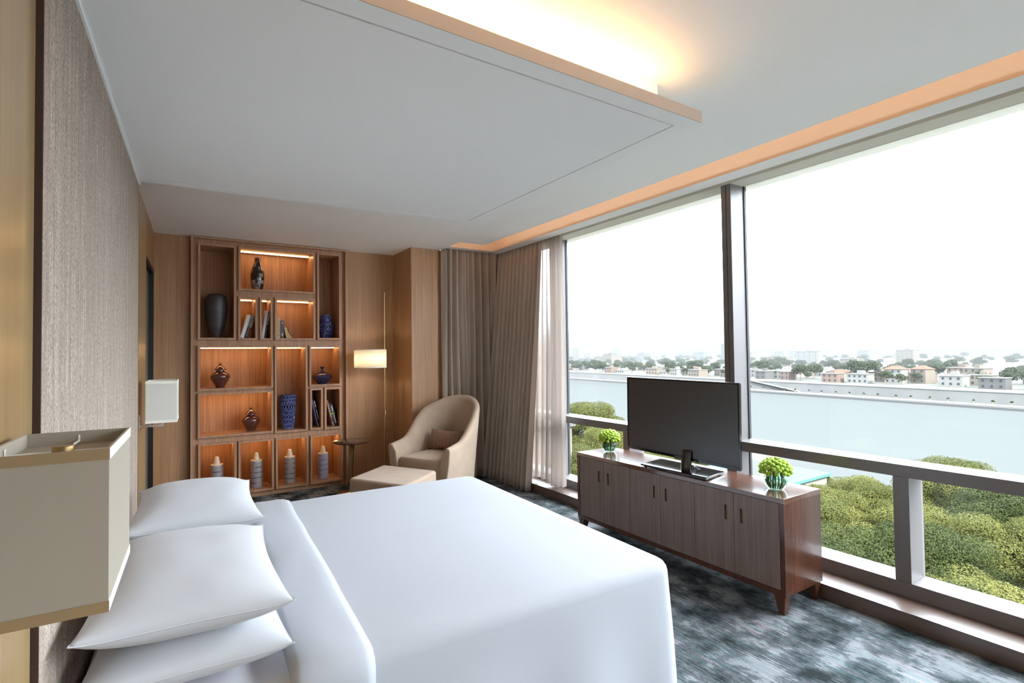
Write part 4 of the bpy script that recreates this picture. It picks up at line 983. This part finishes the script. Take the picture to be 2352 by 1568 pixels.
def trunk_mb(seed, hgt, rad):
    r_ = random.Random(seed+50); mb = MB()
    mb.tube([(0, 0, 0), (r_.uniform(-.2, .2), .1, hgt*.3), (r_.uniform(-.4, .4), r_.uniform(-.4, .4), hgt*.6)], [rad*.07, rad*.055, rad*.035], 8)
    for k in range(5):
        a = 2*PI*k/5+r_.uniform(-.4, .4)
        mb.tube([(0, 0, hgt*.36), (math.cos(a)*rad*.3, math.sin(a)*rad*.3, hgt*.55), (math.cos(a)*rad*.6, math.sin(a)*rad*.6, hgt*.72)], [rad*.035, rad*.025, rad*.012], 6)
    return mb
def leafmesh(name, mb, mat):
    me = bpy.data.meshes.new(name); me.from_pydata(mb.v, [], mb.f); me.materials.append(MAT[mat]); return me
PROT = []
for i in range(4):
    h, rd = (15, 5.6) if i < 2 else (13.5, 5.0)
    PROT.append((h, leafmesh('crown', crown(100+i, h, rd, 80000, .15, 60), 'leaf_bright'), leafmesh('crown', crown(100+i, h, rd, 70000, .165, 46), 'leaf_dark'), leafmesh('trunk', trunk_mb(i, h, rd), 'bark')))
DRY = leafmesh('crown', crown(300, 13, 5.0, 22000, .17, 36), 'leaf_dry')
def place_tree(kind, x, y, z, s, rz, label, group, protos=PROT):
    p = PROT[R.randrange(4)]
    t = thing('tree', label, 'tree', (x, y, z), group)
    t.scale = (s, s, s*R.uniform(.94, 1.08)); t.rotation_euler.z = rz
    me = DRY if kind == 'dry' else p[1] if kind == 'bright' else p[2]
    for nm, m_ in (('crown', me), ('trunk', p[3])):
        o = bpy.data.objects.new(nm, m_); COL.objects.link(o); o.parent = t
        if nm == 'crown': o['kind'] = 'stuff'
LAB = {'bright': ('feathery yellow green tree in the grove below the window', 'yellow green trees in the grove below the window'),
       'dark': ('darker leafy green tree in the grove below the window', 'dark green trees in the grove below the window'),
       'dry': ('thin dry tree with pale sparse leaves below the left window bay', 'dry pale trees below the left window bay')}
rt_ = random.Random(21)
for ix in range(10):
    x = 27+ix*6.0
    yy = x*.13-5
    while yy < x*1.42+6:
        xx, y2 = x+rt_.uniform(-1.8, 1.8), yy+rt_.uniform(-2, 2)
        ratio = y2/xx
        yy += 6.8
        if ratio > 1.45: continue
        if .55 < ratio < .78 and xx > 50: continue          # gap with the pale low building
        kind = 'bright' if rt_.random() < .66 else 'dark'
        zt = min(-13.2+rt_.uniform(-2.2, 1.6), 1.5-(.222 if ratio > .36 else .178)*xx-rt_.uniform(0, 1.4))
        if ratio < .36 and xx > 66: zt = 1.5-.172*xx-rt_.uniform(0, 1.2)
        if ratio > .8:
            zt = min(zt, 1.5-.225*xx-rt_.uniform(0, 2))
            if rt_.random() < .45: kind = 'dry'
        hgt = zt-GZ
        place_tree(kind, xx, y2, GZ, hgt/14.6, rt_.uniform(0, 6.28), *LAB[kind])
big = [('bright', 66, 74.5, 1.32, 'tall round topped tree rising above the rail left of the television'), ('bright', 62, 66, 1.10, 'tree crown beside the tall round topped tree, just left of the television')]
for kind, x, y, s, lab in big: place_tree(kind, x, y, GZ, s, 1.0, lab, None)
# pale low buildings between the trees
def building(name, label, x, y, z, sx_, sy_, h, wall, roof, seed, floors=2, rot=0, group=None, win_n=None, tiled=False):
    r_ = random.Random(seed); t = thing(name, label, 'building', (x, y, z), group)
    c, s = math.cos(rot), math.sin(rot)
    def bx(mb, x0, y0, z0, x1, y1, z1): return mb.hexa([(x+px*c-py*s, y+px*s+py*c, z+pz) for pz in (z0, z1) for px, py in ((x0, y0), (x1, y0), (x1, y1), (x0, y1))])
    wl = obj('wall', bx(MB(), -sx_/2, -sy_/2, 0, sx_/2, sy_/2, h), wall, t)
    if tiled:
        mb = MB(); P_ = lambda px, py, pz: (x+px*c-py*s, y+px*s+py*c, z+pz); e = .6
        mb.add([P_(-sx_/2-e, -sy_/2-e, h), P_(sx_/2+e, -sy_/2-e, h), P_(sx_/2+e, sy_/2+e, h), P_(-sx_/2-e, sy_/2+e, h), P_(0, -sy_/2+sx_*.3, h+sx_*.25), P_(0, sy_/2-sx_*.3, h+sx_*.25)], [(0, 1, 4), (1, 2, 5, 4), (2, 3, 5), (3, 0, 4, 5), (3, 2, 1, 0)])
        obj('roof', mb, roof, t)
    else:
        obj('roof', bx(MB(), -sx_/2-.4, -sy_/2-.4, h, sx_/2+.4, sy_/2+.4, h+.35), roof, t)
        if r_.random() < .7: obj('stair_house', bx(MB(), -sx_*.2, -sy_*.2, h+.35, sx_*.15, sy_*.1, h+2.6), wall, t)
    nw = win_n or max(2, int(sy_/3.2)); fh = h/floors
    for f in range(floors):
        for k in range(nw):
            yy = -sy_/2+sy_*(k+.5)/nw
            obj('window', bx(MB(), -sx_/2-.08, yy-.6, f*fh+fh*.35, -sx_/2+.05, yy+.6, f*fh+fh*.78), 'dark_window', wl)
    return t
building('building', 'low white building with a teal roof beyond the nearer flower bowl', 68, 43.0, GZ, 14, 12, 12.4, 'wall_white', 'wall_teal', 1, 4)
building('building', 'white block with small windows behind the sheer curtain hem', 40, 57.6, GZ, 8, 8, 20.0, 'wall_cream', 'wall_grey', 2, 4)
building('building', 'small cream house roof between the dry trees at the left bay', 60, 62, GZ, 9, 10, 9.5, 'wall_cream', 'roof_tile', 3, 2)

# far bank: trees, houses and towers (all of them whole objects)
FAR = [leafmesh('crown', crown(500+i, 9, 5.2, 900, 1.15, 14), 'leaf_far') for i in range(4)]
FTR = leafmesh('trunk', trunk_mb(9, 9, 5), 'bark')
def far_tree(x, y, s, lab, grp):
    t = thing('tree', lab, 'tree', (x, y, -22.5), grp); t.scale = (s, s, s); t.rotation_euler.z = R.uniform(0, 6)
    for nm, m_ in (('crown', FAR[R.randrange(4)]), ('trunk', FTR)):
        o = bpy.data.objects.new(nm, m_); COL.objects.link(o); o.parent = t
        if nm == 'crown': o['kind'] = 'stuff'
rf = random.Random(5)
HOUSES = []
walls = ['wall_cream', 'wall_white', 'wall_pink', 'wall_grey', 'wall_white', 'wall_cream']
names = {'wall_cream': 'cream', 'wall_white': 'white', 'wall_pink': 'pinkish', 'wall_grey': 'grey'}
cnt = 0
for row, (o0, o1) in enumerate(((44, 60), (66, 88), (96, 130))):
    y = 70 if row == 0 else 60
    while y < 620:
        dense = y < 210
        if rf.random() < (.85 if dense and row < 2 else .45):
            x = sx(y)+rf.uniform(o0, o1); wl = rf.choice(walls); fl_ = rf.choice([2, 2, 3]) if dense else rf.choice([1, 2, 2]); tiled = rf.random() < .12
            sxx, syy = rf.uniform(8, 12), rf.uniform(8, 15)
            building('house', '%s %s house of %d storeys in the %s row from the river' % (names[wl], 'tile roofed' if tiled else 'flat roofed', fl_, ['first', 'second', 'third'][row]),
                     x, y, -22.5, sxx, syy, fl_*3.3, wl, 'roof_tile' if tiled else 'wall_white', cnt, fl_, rf.uniform(-.25, .1), 'houses on the far bank', max(2, int(syy/3.4)), tiled)
            cnt += 1
        y += rf.uniform(11, 22)
for k in range(185):
    d = rf.uniform(0, 1)**1.6; y = rf.uniform(40, 700); x = sx(y)+48+d*420
    yy = y*(1+d*.9)
    far_tree(x, yy, rf.uniform(.75, 1.35), 'round leafy green tree among the houses on the far bank', 'trees on the far bank')
for k in range(34):
    y = 75+k*9.2+rf.uniform(-1.5, 1.5); x = sx(y)+7
    t = thing('young_tree', 'small young tree in the row along the far promenade', 'tree', (x, y, -28.4), 'young trees along the far promenade')  # small rounded trees of the promenade row
    obj('trunk', MB().tube([(x, y, -28.4), (x, y, -26.3)], .16, 6), 'bark', t)
    b = MB()
    for q in range(6): b.sphere((x+rf.uniform(-.5, .5), y+rf.uniform(-.5, .5), -26.2+rf.uniform(-.3, .3)), .38, 7, 5)
    obj('crown', b, 'leaf_far', t)
for k in range(46):
    y = rf.uniform(180, 1500); x = rf.uniform(620, 1500); h = rf.choice([8, 10, 12, 14, 18, 22, 28]) if k > 4 else 38
    building('tower_block', '%s hazy block with %d window rows far off on the skyline' % ('narrow' if k % 2 else 'broad', max(2, int(h/3.4)) if h < 20 else 5), x, y*(x/620)**.6, -22.5, rf.uniform(14, 26), rf.uniform(16, 26) if k % 2 else rf.uniform(30, 46), h, rf.choice(['wall_white', 'far_block', 'wall_cream']), 'far_block', 900+k, max(2, int(h/3.4)) if h < 20 else 5, 0, 'hazy blocks on the skyline', 4)
mbz = MB(); r2 = random.Random(77)
for k in range(420):
    x = 440+r2.uniform(0, 1)**1.4*1000; y = r2.uniform(60, 1500); sc_ = r2.uniform(.9, 1.7)
    me = FAR[k % 4]; yq = y*(x/440)**.5; bb_ = len(mbz.v)
    mbz.v += [(x+v.co.x*sc_, yq+v.co.y*sc_, -22.5+v.co.z*sc_) for v in me.vertices]
    mbz.f += [tuple(i+bb_ for i in p.vertices) for p in me.polygons]
me = leafmesh('tree_belt', mbz, 'leaf_far'); tb = bpy.data.objects.new('tree_belt', me); COL.objects.link(tb)
tb['kind'] = 'stuff'; tb['label'] = 'hazy belts of trees beyond the houses of the far bank'
# haze over the far bank
def haze():
    m = bpy.data.materials.new('haze'); m.use_nodes = True; nt = m.node_tree; nt.nodes.clear(); MAT['haze'] = m
    v = N(nt, 'ShaderNodeVolumeScatter'); v.inputs['Color'].default_value = (.95, .98, 1, 1); v.inputs['Density'].default_value = .000125
    ab = N(nt, 'ShaderNodeVolumeAbsorption'); ab.inputs['Color'].default_value = (0, 0, 0, 1); ab.inputs['Density'].default_value = .0009
    ad = N(nt, 'ShaderNodeAddShader'); nt.links.new(v.outputs[0], ad.inputs[0]); nt.links.new(ab.outputs[0], ad.inputs[1])
    o = N(nt, 'ShaderNodeOutputMaterial'); nt.links.new(ad.outputs[0], o.inputs['Volume'])
haze()
hz = obj('haze_outside', MB().hexa([(346, -900, -34), (6000, -900, -34), (6000, 9000, -34), (346, 9000, -34), (346, -900, 90), (6000, -900, 90), (6000, 9000, 90), (346, 9000, 90)]), 'haze')
hz['kind'] = 'stuff'; hz['label'] = 'pale haze hanging over the far bank and the city'
SC.cycles.volume_step_rate = 4
SC.cycles.max_bounces = 12; SC.cycles.diffuse_bounces = 10; SC.cycles.transparent_max_bounces = 16; SC.cycles.sample_clamp_indirect = 10
